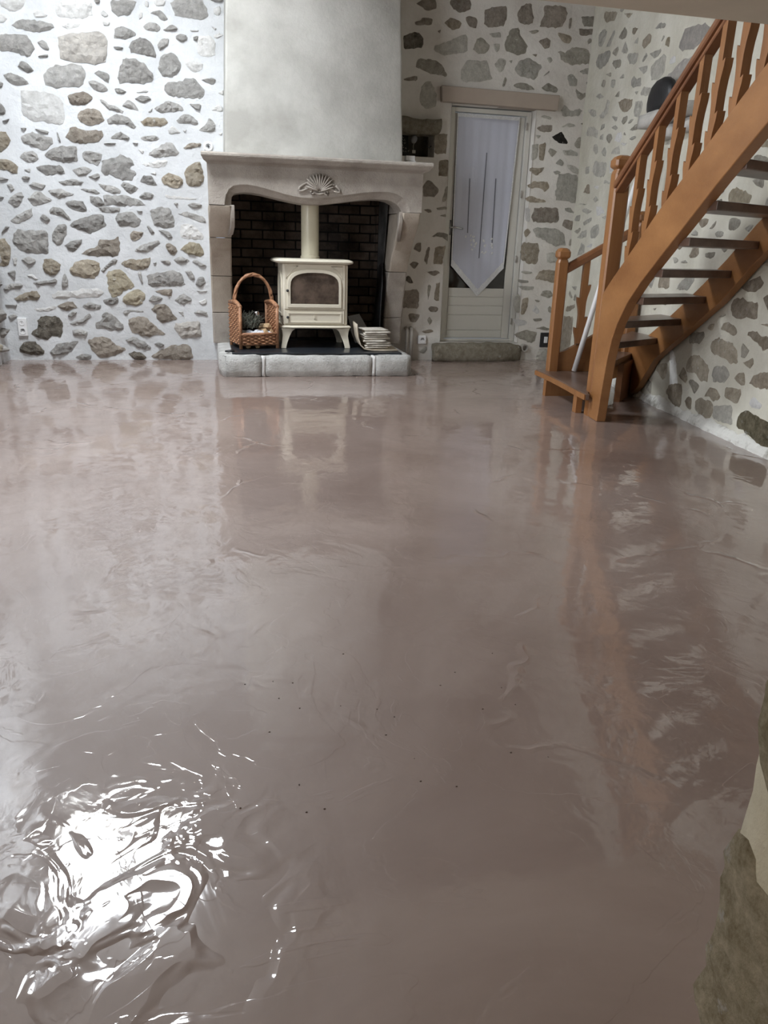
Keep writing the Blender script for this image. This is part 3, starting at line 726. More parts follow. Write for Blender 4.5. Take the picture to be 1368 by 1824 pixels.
# ------------------------------------------------------------------ room shell
YB = 7.165                                   # back wall plane
A = math.radians(7.6)                        # the right wall runs in towards the camera
RW0 = Vector((3.39, YB, 0)); RD = Vector((-math.sin(A), -math.cos(A), 0)); RN = Vector((-math.cos(A), math.sin(A), 0))
ROOF = 3.75
def disp(u, v, amp, seed):
    p = Vector((u*2.1+seed, v*2.1, seed*.7)); q = Vector((u*7+seed, v*7, 3.1))
    return amp*(noise.noise(p)*1.0+noise.noise(q)*.45)
def map_back(u, v, n): return (u, YB-n, v)
def map_right(u, v, n):
    p = RW0+RD*u+RN*n; return (p.x, p.y, v)
XL = -1.66
def map_left(u, v, n):                       # side wall on the left, u = distance from the back corner
    return (XL+n+.03*0, YB-u, v)
def wall_grid(name, mp, us, vs, amp, seed, m, holes=()):
    mb = MB(); nu, nv = len(us), len(vs)
    mb.v = [mp(u, v, disp(u, v, amp, seed)) for v in vs for u in us]
    for j in range(nv-1):
        for i in range(nu-1):
            cu, cv = (us[i]+us[i+1])/2, (vs[j]+vs[j+1])/2
            if any(a < cu < b and c < cv < d for a, b, c, d in holes): continue
            k = j*nu+i; mb.f.append((k, k+1, k+1+nu, k+nu))
    o = obj(name, mb, m, smooth=True, origin=(0, 0, 0), fix=False); return struct(o)
def lines(a, b, step, extra=()):
    n = max(1, round((b-a)/step)); l = [a+(b-a)*i/n for i in range(n+1)]
    for e in extra: l = [x for x in l if abs(x-e) > step*.35 or x in (a, b)]+[e]
    return sorted(set(l))
struct(obj('floor', MB().add([(-1.9, -3, 0), (3.7, -3, 0), (3.7, 7.5, 0), (-1.9, 7.5, 0)], [(0, 1, 2, 3)]), M['floor'], origin=(0, 0, 0)))
AMPL, AMPD, AMPR = .016, .010, .012
wl = wall_grid('wall_back_left', map_back, lines(XL-.1, .24, .035, (.10,)), lines(-.02, ROOF, .035, (1.6,)), AMPL, 1.3, M['mortar'], ((.10, .3, -1, 1.6),))
FBH = (1.3, 1.66, -1, 1.6)                   # no wall inside the fireplace
NI = (1.70, 2.005, 1.765, 1.955)             # niche beside the hood
DO = (2.145, 2.93, .165, 2.2)                # doorway
wd = wall_grid('wall_back_right', map_back, lines(1.45, 3.6, .035, (FBH[1], NI[0], NI[1], DO[0], DO[1])), lines(-.02, ROOF, .035, (FBH[3], NI[2], NI[3], DO[2], DO[3])), AMPD, 5.2, M['mortar_beige'], (NI, DO, FBH))
wr = wall_grid('wall_right', map_right, lines(-.1, 10.3, .05), lines(-.02, ROOF, .045), AMPR, 9.1, M['mortar_cream'])
W2H = (YB-WIN2[1], YB-WIN2[0], WIN2[2], WIN2[3])
FILL_WIN_H = (YB-FILL_WIN[1], YB-FILL_WIN[0], FILL_WIN[2], FILL_WIN[3])
ws = wall_grid('wall_left', map_left, lines(-.2, 10.3, .07, W2H[:2]+FILL_WIN_H[:2]), lines(-.02, ROOF, .06, W2H[2:]+FILL_WIN_H[2:]), .03, 3.7, M['mortar'], (W2H, FILL_WIN_H))
struct(obj('wall_front', MB().box(-1.9, 3.7, -3.1, -3.0, 0, ROOF), M['mortar_beige'], origin=(0, 0, 0)))
# reveals of the doorway and of the niche belong to the wall
rv = MB()
for (a, b, c, d), dep in ((DO, .30), (NI, .22)):
    y0, y1 = YB-.005, YB+dep
    rv.add([(a, y0, c), (a, y1, c), (a, y1, d), (a, y0, d), (b, y0, c), (b, y1, c), (b, y1, d), (b, y0, d)], [(0, 1, 2, 3), (5, 4, 7, 6), (3, 2, 6, 7), (1, 0, 4, 5)])
obj('opening_reveal', rv, M['mortar_beige'], wd, fix=False)
obj('niche_back', MB().box(NI[0]-.02, NI[1]+.02, YB+.21, YB+.24, NI[2]-.02, NI[3]+.02), M['niche'], wd)
# roof with its window, landing slab
def plate_with_hole(x0, x1, y0, y1, z0, z1, h):
    mb = MB(); a, b, c, d = h
    for X0, X1, Y0, Y1 in ((x0, a, y0, y1), (b, x1, y0, y1), (a, b, y0, c), (a, b, d, y1)): mb.box(X0, X1, Y0, Y1, z0, z1)
    return mb
struct(obj('ceiling', plate_with_hole(-1.9, 3.7, -3.1, 7.6, ROOF, ROOF+.1, SKY), M['roof_wood'], origin=(0, 0, ROOF)))
SLY = 2.6; SLZ = 1+SLY*.2838               # low landing over the near end of the room, open for the stair
sl = MB().box(-1.8, 2.17, -3, SLY, SLZ, SLZ+.11); sl.box(2.17, 3.4, -3, 2.3, SLZ, SLZ+.11)
struct(obj('ceiling_landing', sl, M['slab'], origin=(0, 0, SLZ)))
fr = MB(); a, b, c, d = SKY; ww_ = .05
fr.box(a, a+ww_, c, d, ROOF-.02, ROOF+.12).box(b-ww_, b, c, d, ROOF-.02, ROOF+.12).box(a+ww_, b-ww_, c, c+ww_, ROOF-.02, ROOF+.12).box(a+ww_, b-ww_, d-ww_, d, ROOF-.02, ROOF+.12)
win = struct(obj('window_1', fr, M['door_paint'], bevel=.004))
obj('glazing_bar', MB().box((a+b)/2-.025, (a+b)/2+.025, c+ww_, d-ww_, ROOF, ROOF+.05), M['door_paint'], win)
obj('glazing_bar', MB().box(a+ww_, b-ww_, (c+d)/2-.02, (c+d)/2+.02, ROOF+.002, ROOF+.048), M['door_paint'], win)
for i in range(2):
    for j in range(2):
        x0 = a+ww_+i*((b-a)/2-ww_/2); y0 = c+ww_+j*((d-c)/2-ww_/2)
        obj('pane', MB().box(x0, x0+(b-a)/2-ww_*.9, y0, y0+(d-c)/2-ww_*.9, ROOF+.055, ROOF+.06), M['pane'], win)

for wn, (y0, y1, z0, z1) in (('window_2', WIN2), ('fill_window', FILL_WIN)):  # second entry is an added window, built around the jamb fill light
    rv2 = MB(); xa, xb = XL+.02, XL-.25
    rv2.add([(xa, y0, z0), (xb, y0, z0), (xb, y0, z1), (xa, y0, z1), (xa, y1, z0), (xb, y1, z0), (xb, y1, z1), (xa, y1, z1)], [(0, 1, 2, 3), (5, 4, 7, 6), (3, 2, 6, 7), (1, 0, 4, 5)])
    obj('window_reveal', rv2, M['mortar'], ws, fix=False)
    fr = MB(); xf = XL-.2
    fr.box(xf, xf+.05, y0, y0+.05, z0, z1).box(xf, xf+.05, y1-.05, y1, z0, z1).box(xf, xf+.05, y0+.05, y1-.05, z0, z0+.05).box(xf, xf+.05, y0+.05, y1-.05, z1-.05, z1)
    w2 = struct(obj(wn, fr, M['door_paint'], bevel=.004)); ym_ = (y0+y1)/2
    obj('glazing_bar', MB().box(xf, xf+.045, ym_-.025, ym_+.025, z0+.05, z1-.05), M['door_paint'], w2)
    for a, b in ((y0+.045, ym_-.02), (ym_+.02, y1-.045)): obj('pane', MB().box(xf+.02, xf+.026, a, b, z0+.045, z1-.045), M['pane'], w2)

# ------------------------------------------------------------------ rubble stones, each one a mesh of its own
def stone(parent, mp, pts, code, h, amp, seed, rnd, name='stone', fine=0):
    n0 = len(pts); cx = sum(p[0] for p in pts)/n0; cy = sum(p[1] for p in pts)/n0
    per = sum(math.dist(pts[i], pts[(i+1) % n0]) for i in range(n0))
    N = max(11, min(34, int(per/.02))); out = []
    for k in range(N):                                   # walk round the outline, corners kept a little soft
        s = per*k/N; acc = 0
        for i in range(n0):
            l = math.dist(pts[i], pts[(i+1) % n0])
            if acc+l >= s: break
            acc += l
        f = (s-acc)/max(l, 1e-6); a, b = pts[i], pts[(i+1) % n0]
        out.append([a[0]+(b[0]-a[0])*f, a[1]+(b[1]-a[1])*f])
    out = [[(out[k-1][j]+out[k][j]*8+out[(k+1) % N][j])/10 for j in (0, 1)] for k in range(N)]
    jt = min(.008, per*.009); out = [[p[0]+rnd.uniform(-jt, jt), p[1]+rnd.uniform(-jt, jt)] for p in out]
    sd = rnd.uniform(0, 99); vs = []; fs = []
    if per > .30:                                        # craggy face: scattered points, joined by triangulation
        P2 = [Vector(p) for p in out]; st = fine or max(.017, min(.032, per*.04))
        x0, x1 = min(p.x for p in P2), max(p.x for p in P2); y0, y1 = min(p.y for p in P2), max(p.y for p in P2); ins = []
        def edge_d(q):
            m = 9; inside = False
            for k in range(N):
                a, b = P2[k-1], P2[k]; ab = b-a; t = max(0, min(1, (q-a).dot(ab)/max(ab.length_squared, 1e-9))); m = min(m, (q-a-ab*t).length)
                if (a.y > q.y) != (b.y > q.y) and q.x < a.x+(q.y-a.y)/(b.y-a.y)*ab.x: inside = not inside
            return m if inside else -m
        y = y0; r = 0
        while y < y1:
            x = x0+(st*.5 if r % 2 else 0)
            while x < x1:
                q = Vector((x+rnd.uniform(-.35, .35)*st, y+rnd.uniform(-.35, .35)*st)); d = edge_d(q)
                if d > st*.45: ins.append((q, d))
                x += st
            y += st*.85; r += 1
        co, _, tris, _, _, _ = geometry.delaunay_2d_cdt(P2+[q for q, d in ins], [(k, (k+1) % N) for k in range(N)], [list(range(N))], 1, 1e-6)
        for k, c in enumerate(co):
            if k < N: hh = .25
            else:
                d = max(0, edge_d(c)); hh = .45+.6*min(1, d/.03)**.6
                hh += noise.noise(Vector((c.x*13+sd, c.y*22, sd)))*.75+noise.noise(Vector((c.x*36+sd, c.y*60, sd)))*.8
            vs.append(mp(c.x, c.y, disp(c.x, c.y, amp, seed)+h*max(.12, hh)))
        fs = [tuple(f) for f in tris]; n1 = len(vs)
        for p in out: u, v = cx+(p[0]-cx)*1.04, cy+(p[1]-cy)*1.04; vs.append(mp(u, v, disp(u, v, amp, seed)-h*.6))
        fs += [(k, (k+1) % N, n1+(k+1) % N, n1+k) for k in range(N)]
    else:
        prof = [(1.05, -.55), (.98, .45), (.70, 1.0)]
        for ri, (sc, hh) in enumerate(prof):
            for k, p in enumerate(out):
                u, v = cx+(p[0]-cx)*sc, cy+(p[1]-cy)*sc
                rg = noise.noise(Vector((u*14+sd, v*24, sd)))*.8+noise.noise(Vector((u*40+sd, v*70, sd)))*.7 if ri > 1 else 0
                vs.append(mp(u, v, disp(u, v, amp, seed)+h*(hh+rg*.7)))
        vs.append(mp(cx, cy, disp(cx, cy, amp, seed)+h*1.05)); c = len(vs)-1
        for a in range(len(prof)-1):
            for k in range(N):
                j = (k+1) % N; fs.append((a*N+k, a*N+j, (a+1)*N+j, (a+1)*N+k))
        a = len(prof)-1; fs += [(a*N+k, a*N+(k+1) % N, c) for k in range(N)]
    mb = MB().add(vs, fs); o = obj(name, mb, STONE[code], parent, smooth=bool(fine), fix=True); return o
def lay(data, parent, mp, h, amp, seed, sd, warm={}):
    rnd = random.Random(sd); boxes = []
    for ln in data.strip().split('\n'):
        code, *p = ln.split(); pts = [tuple(int(c)/1000 for c in q.split(',')) for q in p]
        code = warm.get(code, code)
        hh = {'l': h*.55, 'w': .004, 'k': .005}.get(code, h)
        stone(parent, mp, pts, code, hh, amp, seed, rnd)
        boxes.append((min(q[0] for q in pts), max(q[0] for q in pts), min(q[1] for q in pts), max(q[1] for q in pts)))
    return boxes
def fill(parent, mp, u0, u1, v0, v1, count, h, amp, seed, sd, boxes, codes, skip=(), big=1.0):
    rnd = random.Random(sd); made = 0; boxes = list(boxes)
    for _ in range(count*14):
        if made >= count: break
        rw = rnd.choice((.05, .07, .10, .12))*big*rnd.uniform(.8, 1.15); rh = rw*rnd.uniform(.42, .8)
        u, v = rnd.uniform(u0+rw, u1-rw), rnd.uniform(v0+rh, v1-rh)
        bx = (u-rw-.02, u+rw+.02, v-rh-.018, v+rh+.018)
        if any(bx[0] < b[1] and bx[1] > b[0] and bx[2] < b[3] and bx[3] > b[2] for b in boxes+list(skip)): continue
        n = rnd.randint(6, 8); ph = rnd.uniform(0, 1)
        pts = [(u+rw*rnd.uniform(.78, 1.02)*math.cos(2*PI*(k+ph)/n), v-rh*rnd.uniform(.78, 1.02)*math.sin(2*PI*(k+ph)/n)) for k in range(n)]
        stone(parent, mp, pts, rnd.choice(codes), h, amp, seed, rnd); boxes.append((u-rw, u+rw, v-rh, v+rh)); made += 1
bl = lay(STONES_LEFT, wl, map_back, .019, AMPL, 1.3, 11)
fill(wl, map_back, -1.6, .1, 2.72, 3.7, 62, .017, AMPL, 1.3, 12, bl, 'gggdlb', big=1.15)
bd = lay(STONES_DOOR, wd, map_back, .006, AMPD, 5.2, 13, dict(g='G', d='E'))
fill(wd, map_back, 1.6, 3.35, 2.98, 3.7, 44, .008, AMPD, 5.2, 14, bd, 'GGbEt', big=1.15)
br = lay(STONES_RIGHT, wr, map_right, .006, AMPR, 9.1, 15, dict(g='G', d='E', b='P', D='O'))
fill(wr, map_right, .05, 5.2, 0.08, 3.6, 120, .008, AMPR, 9.1, 16, br, 'GEPtPG', skip=[(.1, 3.75, .1, 2.75), (4.3, 9, 1.75, 2.05)], big=1.25)
fill(ws, map_left, .02, .5, .06, 1.2, 14, .05, .03, 3.7, 17, [], 'gdbt', big=1.1)
fill(ws, map_left, .5, 4.5, .08, 3.5, 90, .02, .03, 3.7, 18, [(W2H[0]-.05, W2H[1]+.05, W2H[2]-.05, W2H[3]+.05)], 'ggdlb', big=1.3)

# uneven lime edge where the right wall meets the new floor
sk = MB(); rings = []
for k in range(150):
    u = .03+k*.035; a_ = .5+.5*noise.noise(Vector((u*3.1, 2, 7))); b_ = noise.noise(Vector((u*13, 5, 1)))
    d_ = .012+.030*a_+.012*b_; h_ = .030+.060*a_+.022*b_
    rings.append([map_right(u, -.01, -.02), map_right(u, -.01, d_+.012), map_right(u, h_*.35, d_+.008+.006*b_), map_right(u, h_*.75, d_*.7), map_right(u, h_, .004), map_right(u, h_, -.02)])
obj('lime_edge', sk.loft(rings), M['skirt'], wr)
# near opening: the stone reveal of the opening the viewer stands in
jx, jy = .5095, .55
def jamb_w(u, v): return .007*noise.noise(Vector((u*9, v*11, 4)))+.003*noise.noise(Vector((u*30, v*30, 4)))
def map_jamb(u, v, n): return (jx-n-jamb_w(u, v)-.003, jy-u, v)
us_ = [0, .012, .03, .05, .075, .1, .13, .17, .22, .28, .36, .46, .6, .8]; vs_ = [-.01+k*.03 for k in range(60)]
us_ = [-.5, -.3, -.12, -.04]+us_; jb = MB(); NU = len(us_)
def jpt(u, v):
    if u >= 0: return (jx-jamb_w(u, v)-.004*min(1, u/.03)+(.014 if u == 0 else 0), jy-u+.004*noise.noise(Vector((2, v*13, 1))), v)
    return (jx+.02-u*1.2, jy+.01*noise.noise(Vector((u*9, v*9, 7))), v)
for v in vs_: jb.v += [jpt(u, v) for u in us_]
jb.f = [(j*NU+i, j*NU+i+1, (j+1)*NU+i+1, (j+1)*NU+i) for j in range(len(vs_)-1) for i in range(NU-1)]
jamb = struct(obj('wall_near_jamb', jb, M['mortar_jamb'], origin=(0, 0, 0), smooth=True, fix=False))
rj = random.Random(5)
for pts, cd in (([(.004, .44), (.03, .45), (.06, .42), (.12, .41), (.16, .36), (.15, .22), (.10, .17), (.05, .165), (.016, .19), (.001, .215), (.003, .28), (.006, .37)], 'Y'),
                ([(.006, .58), (.04, .50), (.09, .49), (.16, .50), (.17, .66), (.10, .70), (.03, .71), (.006, .66)], 'T'),
                ([(.04, .16), (.10, .155), (.18, .2), (.2, .02), (.03, .02), (.02, .12)], 'T'),
                ([(.2, .1), (.34, .08), (.36, .36), (.2, .34)], 'T'), ([(.18, .42), (.38, .42), (.36, .7), (.2, .7)], 'Y'),
                ([(.01, .78), (.16, .79), (.2, .93), (.12, 1.05), (.012, 1.02)], 'Y'), ([(.02, 1.12), (.2, 1.12), (.2, 1.35), (.02, 1.36)], 'T')):
    stone(jamb, map_jamb, pts, cd, .006, 0, 0, rj, fine=.013)
# ------------------------------------------------------------------ stone fireplace
fp = thing('stone_fireplace', 'carved pale stone fireplace with shell on the lintel and tall plastered hood', 'fireplace', (.89, 6.9, 0))
def rough(mb, amp, seed, fr=9):
    mb.v = [tuple(Vector(p)+noise.noise_vector(Vector(p)*fr+Vector((seed, 0, 0)))*amp) for p in mb.v]; return mb
def gbox(x0, x1, y0, y1, z0, z1, st=.06, r=.02):   # box with a grid and rounded edges so it can be roughened
    nx, ny, nz = (max(2, int((b-a)/st)) for a, b in ((x0, x1), (y0, y1), (z0, z1))); bm = bmesh.new()
    bmesh.ops.create_cube(bm, size=1)
    for ax, n in ((0, nx), (1, ny), (2, nz)):
        for k in range(1, n):
            pc = Vector((0, 0, 0)); pc[ax] = -.5+k/n; no = Vector((0, 0, 0)); no[ax] = 1
            bmesh.ops.bisect_plane(bm, geom=bm.verts[:]+bm.edges[:]+bm.faces[:], plane_co=pc, plane_no=no)
    mb = MB(); bm.verts.index_update()
    for v in bm.verts:
        p = Vector((x0+(v.co.x+.5)*(x1-x0), y0+(v.co.y+.5)*(y1-y0), z0+(v.co.z+.5)*(z1-z0)))
        q = Vector((min(max(p.x, x0+r), x1-r), min(max(p.y, y0+r), y1-r), min(max(p.z, z0+r), z1-r)))
        d = p-q; mb.v.append(tuple(q+d.normalized()*r if d.length > 1e-6 else p))
    mb.f = [tuple(v.index for v in f.verts) for f in bm.faces]; bm.free(); return mb
HZ = .168
for a, b, dz, dy, ang in ((.070, .405, 0, 0, 0), (.425, 1.30, -.004, .006, 0), (1.318, 1.634, 0, 0, 0)):
    g = gbox(a, b, 6.19+dy, 7.2, -.005, HZ+dz, .05, .022)
    if a < .1: g.v = [(x+(.05 if x < .12 and y < 6.3 else 0)*(1 if y < 6.24 else .4), y, z) for x, y, z in g.v]
    if b > 1.6: g.v = [(x-(.03 if x > 1.6 and y < 6.22 else 0), y, z) for x, y, z in g.v]
    obj('hearth_block', rough(g, .007, a, 14), M['hearth'], fp, smooth=True)
for a, b in ((.400, .432), (1.295, 1.324)): obj('mortar_joint', rough(gbox(a, b, 6.2, 7.2, 0, HZ-.005, .03, .006), .006, a, 20), M['joint'], fp, smooth=True)
# jambs: each course a block, the front swelling out into a corbel
PF = [(.16, 7.03), (.30, 7.01), (.46, 6.985), (.58, 6.955), (.70, 6.92), (.82, 6.87), (.94, 6.80), (1.03, 6.72), (1.12, 6.62), (1.20, 6.535), (1.25, 6.505), (1.28, 6.50)]
def yf(z):
    for (z0, y0), (z1, y1) in zip(PF, PF[1:]):
        if z <= z1: return y0+(y1-y0)*max(0, (z-z0))/(z1-z0)
    return 6.5
for x0, x1, cuts in ((.040, .214, (.164, .43, .735, 1.04, 1.275)), (1.558, 1.73, (.164, .40, .80, 1.275))):
    for z0, z1 in zip(cuts, cuts[1:]):
        n = max(3, int((z1-z0)/.045)); rings = []
        for k in range(n+1):
            z = z0+.002+(z1-z0-.004)*k/n; y = yf(z); ch = .012
            xi0, xi1 = (x0, x1) if x0 < 1 else (x0+.022*max(0, (z-.6)/.65), x1+.005*(z-.6))
            rings.append([(xi0+ch, y, z), (xi1-ch, y, z), (xi1, y+ch, z), (xi1, 7.3, z), (xi0, 7.3, z), (xi0, y+ch, z)])
        obj('jamb_block', rough(MB().loft(rings), .0035, x0+z0, 18), M['dressed_warm'] if z0 > .4 else M['dressed'], fp, bevel=.004)
# lintel with a serpentine arch
AF = [(0.162, 1.272), (0.166, 1.306), (0.176, 1.35), (0.198, 1.389), (0.234, 1.417), (0.285, 1.428), (0.342, 1.43), (0.414, 1.421), (0.486, 1.406), (0.558, 1.39), (0.631, 1.373), (0.697, 1.361), (0.764, 1.354), (0.838, 1.354), (0.928, 1.361), (1.018, 1.371), (1.109, 1.386), (1.2, 1.402), (1.291, 1.415), (1.383, 1.423), (1.461, 1.423), (1.523, 1.412), (1.579, 1.383), (1.612, 1.348), (1.631, 1.309), (1.638, 1.223)]
AB = [(0.216, 1.277), (0.217, 1.309), (0.221, 1.339), (0.239, 1.361), (0.271, 1.371), (0.322, 1.376), (0.38, 1.375), (0.448, 1.367), (0.518, 1.354), (0.584, 1.341), (0.651, 1.329), (0.714, 1.319), (0.773, 1.311), (0.846, 1.309), (0.936, 1.314), (1.028, 1.326), (1.119, 1.339), (1.212, 1.353), (1.297, 1.363), (1.374, 1.369), (1.437, 1.369), (1.492, 1.36), (1.537, 1.339), (1.565, 1.311), (1.577, 1.292), (1.579, 1.237)]
ZT = 1.578; cols = [(.045, 1.277, .045, 1.277), (AF[0][0]-.02, 1.277, AF[0][0]-.02, 1.277)]+[(f[0], max(f[1], 1.277), b[0], max(b[1], 1.277)) for f, b in zip(AF, AB)]+[(AF[-1][0]+.012, 1.277, AF[-1][0]+.012, 1.277), (1.737, 1.277, 1.737, 1.277)]
rings = []
for i, (xf, zf, xb, zb) in enumerate(cols):
    ym = 6.5 if (xf, zf) == (xb, zb) else 6.535
    rings.append([(xf, 6.5, ZT), (xf, 6.5, (ZT+zf)/2), (xf, 6.5, zf), ((xf*2+xb)/3, 6.505+(ym-6.5)*.7, (zf*2+zb)/3), (xb, ym+.025, zb), (xb, 6.80, zb), (xb, 6.80, ZT)])
obj('lintel', MB().loft(rings), M['dressed'], fp)
for x0, x1 in ((.047, .222), (1.572, 1.735)): obj('lintel_return', MB().box(x0, x1, 6.80, 7.3, 1.277, ZT), M['dressed'], fp)
# curled stops of the moulding on both jambs
for sx, x in ((1, 1.556), (-1, .240)):
    pr = [(x, 6.52, 1.28), (x, 6.515, 1.20), (x+sx*.0, 6.56, 1.12), (x+sx*.012, 6.64, 1.065), (x+sx*.03, 6.70, 1.05), (x+sx*.03, 6.75, 1.10), (x+sx*.03, 6.75, 1.28)]
    obj('moulding_stop', MB().prism(pr, (sx*.032, 0, 0)), M['dressed'], fp, bevel=.006)
prf = [(6.5, 1.562), (6.488, 1.570), (6.465, 1.578), (6.44, 1.583), (6.425, 1.592), (6.415, 1.602), (6.405, 1.606), (6.398, 1.616), (6.398, 1.63), (6.406, 1.640), (7.2, 1.640), (7.2, 1.562)]
rings = []
for e in (0, 1):
    r = []
    for y, z in prf:
        o = min(.1, max(0, 6.5-y)); r.append((.045-o*.45 if e == 0 else 1.735+o*.58, y, z+(.004 if e else 0)))
    rings.append(r)
n_ = 24; rr_ = [[tuple(Vector(p)*(1-k/n_)+Vector(q)*(k/n_)+Vector((0, noise.noise(Vector((k*.9, i, 1)))*.003, 0))) for i, (p, q) in enumerate(zip(*rings))] for k in range(n_+1)]
obj('mantel_shelf', MB().loft(rr_), M['dressed'], fp)
# hood
rings = []
for k in range(21):
    f = k/20; z = 1.638+f*(ROOF+.02-1.638); e = .047*(z-1.638)/1.06; yy = 6.6+.06*f
    rings.append([(.179+e, yy, z), (.179+e+.02, yy-.01, z), (1.587-e*.95-.02, yy-.01, z), (1.587-e*.95, yy, z), (1.587-e*.95, 7.2, z), (.179+e, 7.2, z)])
obj('hood', rough(MB().loft(rings), .004, 3, 3), M['plaster'], fp, bevel=.006)
# firebox
fb = obj('firebox', MB().box(.222, 1.60, 7.46, 7.50, HZ-.02, 1.6).box(.18, .222, 7.24, 7.5, HZ-.02, 1.6).box(1.60, 1.64, 7.24, 7.5, HZ-.02, 1.6).box(.20, 1.60, 6.81, 7.5, 1.54, 1.575).box(.18, 1.64, 7.18, 7.5, .1, HZ), M['soot'], fp)
for x0, x1 in ((.2145, .221), (1.5505, 1.5575)): obj('lining_slab', MB().prism([(x0, 6.92, 1.5), (x0, 7.06, .85), (x0, 7.13, HZ), (x0, 7.3, HZ), (x0, 7.3, 1.5)], (x1-x0, 0, 0)), M['soot_grey'], fb)
b0 = None; rb = random.Random(8)
for r in range(17):
    z = HZ+.004+r*.0795
    for k in range(-1, 8):
        x = .225+k*.198+(.099 if r % 2 else 0); x0, x1 = max(x, .224), min(x+.186, 1.598)
        if x1-x0 < .03: continue
        y = 7.448+rb.uniform(-.006, .004)
        if b0 is None or x1-x0 < .185:
            o = obj('brick', MB().box(x0, x1, y, y+.04, z, z+.068), M['brick'], fb, bevel=.005, seg=1)
            if b0 is None: b0 = o
        else:
            o = b0.copy(); COL.objects.link(o); o.parent = fb; o.location = Vector((x+.093, y+.02, z))*S-wpos(fb)
        o.rotation_euler = (rb.uniform(-.02, .02), 0, rb.uniform(-.02, .02))
for X in (.221, 1.5505):                                 # side bricks
    sg = -1 if X > 1 else 1
    for r in range(17):
        z = HZ+.004+r*.0795
        obj('brick', MB().box(X, X+sg*.012, 7.305, 7.44, z, z+.068), M['brick'], fb, bevel=.003, seg=1)
# shell
sc0 = Vector((.898, 6.5, 1.402)); sh = MB()
pts = [(sc0.x-.118*math.cos(PI*k/16), 6.5, sc0.z-.004+.122*math.sin(PI*k/16)) for k in range(17)]
sh.prism([(p[0], 6.502, p[2]) for p in pts], (0, -.012, 0))
shell = obj('shell_carving', sh, M['dressed'], fp, bevel=.003)
for k in range(13):
    an = PI*(.10+.80*k/12); L = .132 if 1 < k < 11 else .115
    c = sc0+Vector((math.cos(an)*L*.56, -.018, math.sin(an)*L*.56))
    obj('rib', MB().ell(c, 0.0088, .020, L*.47, 6, 6, Matrix.Rotation(-(an-PI/2), 3, 'Y').to_3x3()), M['dressed'], shell, smooth=True)
for sg in (-1, 1):
    c = sc0+Vector((sg*.115, -.012, .030))
    R = Matrix.Rotation(-sg*math.radians(62), 3, 'Y')
    tor = MB(); path = [c+R @ Vector((.020*math.cos(2*PI*k/16), 0, .055*math.sin(2*PI*k/16))) for k in range(17)]
    obj('side_leaf', tor.tube(path, .008, 6), M['dressed'], shell, smooth=True)
path = [sc0+Vector((x, -.012, z)) for x, z in ((-.058, .006), (-.07, -.006), (-.06, -.02), (-.045, -.016), (-.048, -.004), (-.03, -.012), (0, -.02), (.03, -.012), (.048, -.004), (.045, -.016), (.06, -.02), (.07, -.006), (.058, .006))]
obj('scroll', MB().tube(path, .008, 6), M['dressed'], shell, smooth=True)

# ------------------------------------------------------------------ stove
PZ = HZ+.014
plate = tag(obj('hearth_plate', MB().box(.175, 1.555, 6.26, 7.12, HZ+.0005, PZ), M['plate'], bevel=.004), 'thin black metal plate lying on the hearth under the stove', 'floor plate')
st = thing('wood_stove', 'ivory enamelled wood stove on four legs inside the fireplace', 'stove', (.87, 6.76, PZ))
SX0, SX1, SYF, SYB = .607, 1.148, 6.56, 7.0
body = MB().box(SX0, SX1, SYF, SYB, .366, .862); obj('body', body, M['enamel'], st, bevel=.018, seg=3)
lid = []
for dx, z in ((.030, .858), (.006, .866), (0, .876), (.008, .888), (.035, .897)):
    x0, x1, y0, y1 = .545+dx, 1.190-dx, 6.50+dx, 7.03-dx; ch = .05
    lid.append([(x0+ch, y0, z), (x1-ch, y0, z), (x1-ch*.3, y0+ch*.3, z), (x1, y0+ch, z), (x1, y1, z), (x0, y1, z), (x0, y0+ch, z), (x0+ch*.3, y0+ch*.3, z)])
obj('lid', MB().loft(lid), M['enamel'], st, bevel=.003)
rim = []
for dx, z in ((.02, .342), (.004, .348), (0, .356), (.012, .368)):
    x0, x1, y0 = .578+dx, 1.178-dx, 6.525+dx
    rim.append([(x0, y0+.03, z), (x0+.03, y0+.012, z), (x0+.06, y0+.014, z), (x0+.085, y0, z), (x1-.085, y0, z), (x1-.06, y0+.014, z), (x1-.03, y0+.012, z), (x1, y0+.03, z), (x1, 7.02-dx, z), (x0, 7.02-dx, z)])
obj('base_rim', MB().loft(rim), M['enamel'], st, bevel=.002)
for sx in (0, 1):
    for sy in (0, 1):
        xo, dx = (.590, 1) if sx == 0 else (1.166, -1); yo, dy = (6.545, 1) if sy == 0 else (7.005, -1); rings = []
        for z, a, w_ in ((PZ, -.004, .045), (PZ+.012, -.004, .045), (PZ+.05, .004, .048), (PZ+.10, .012, .06), (PZ+.14, .008, .085), (.345, 0, .12)):
            x0 = xo+dx*a; x1 = x0+dx*w_; y0 = yo+dy*a; y1 = y0+dy*w_
            rings.append([(x0, y0, z), (x1, y0, z), (x1, y0+dy*.02, z), (x0+dx*.02, y1, z), (x0, y1, z)])
        obj('leg', MB().loft(rings), M['enamel'], st, bevel=.003)
def cx2(x): return SX0+.002+(x-490)*(.541/348)
def cz2(y): return .372+(980-y)*(.488/325)
def archpts(x0, x1, yb, yt, ysp, n=14):     # panel outline with a basket-handle arch
    xc = (x0+x1)/2; out = [(x0, yb), (x0, ysp)]
    for k in range(1, n):
        a = PI*(1-k/n); ca, sa = math.cos(a), math.sin(a)
        ex = abs(ca)**.75*(1 if ca > 0 else -1); ez = abs(sa)**.75
        out.append((xc+(x1-x0)/2*ex, ysp+(yt-ysp)*ez))
    return out+[(x1, ysp), (x1, yb)]
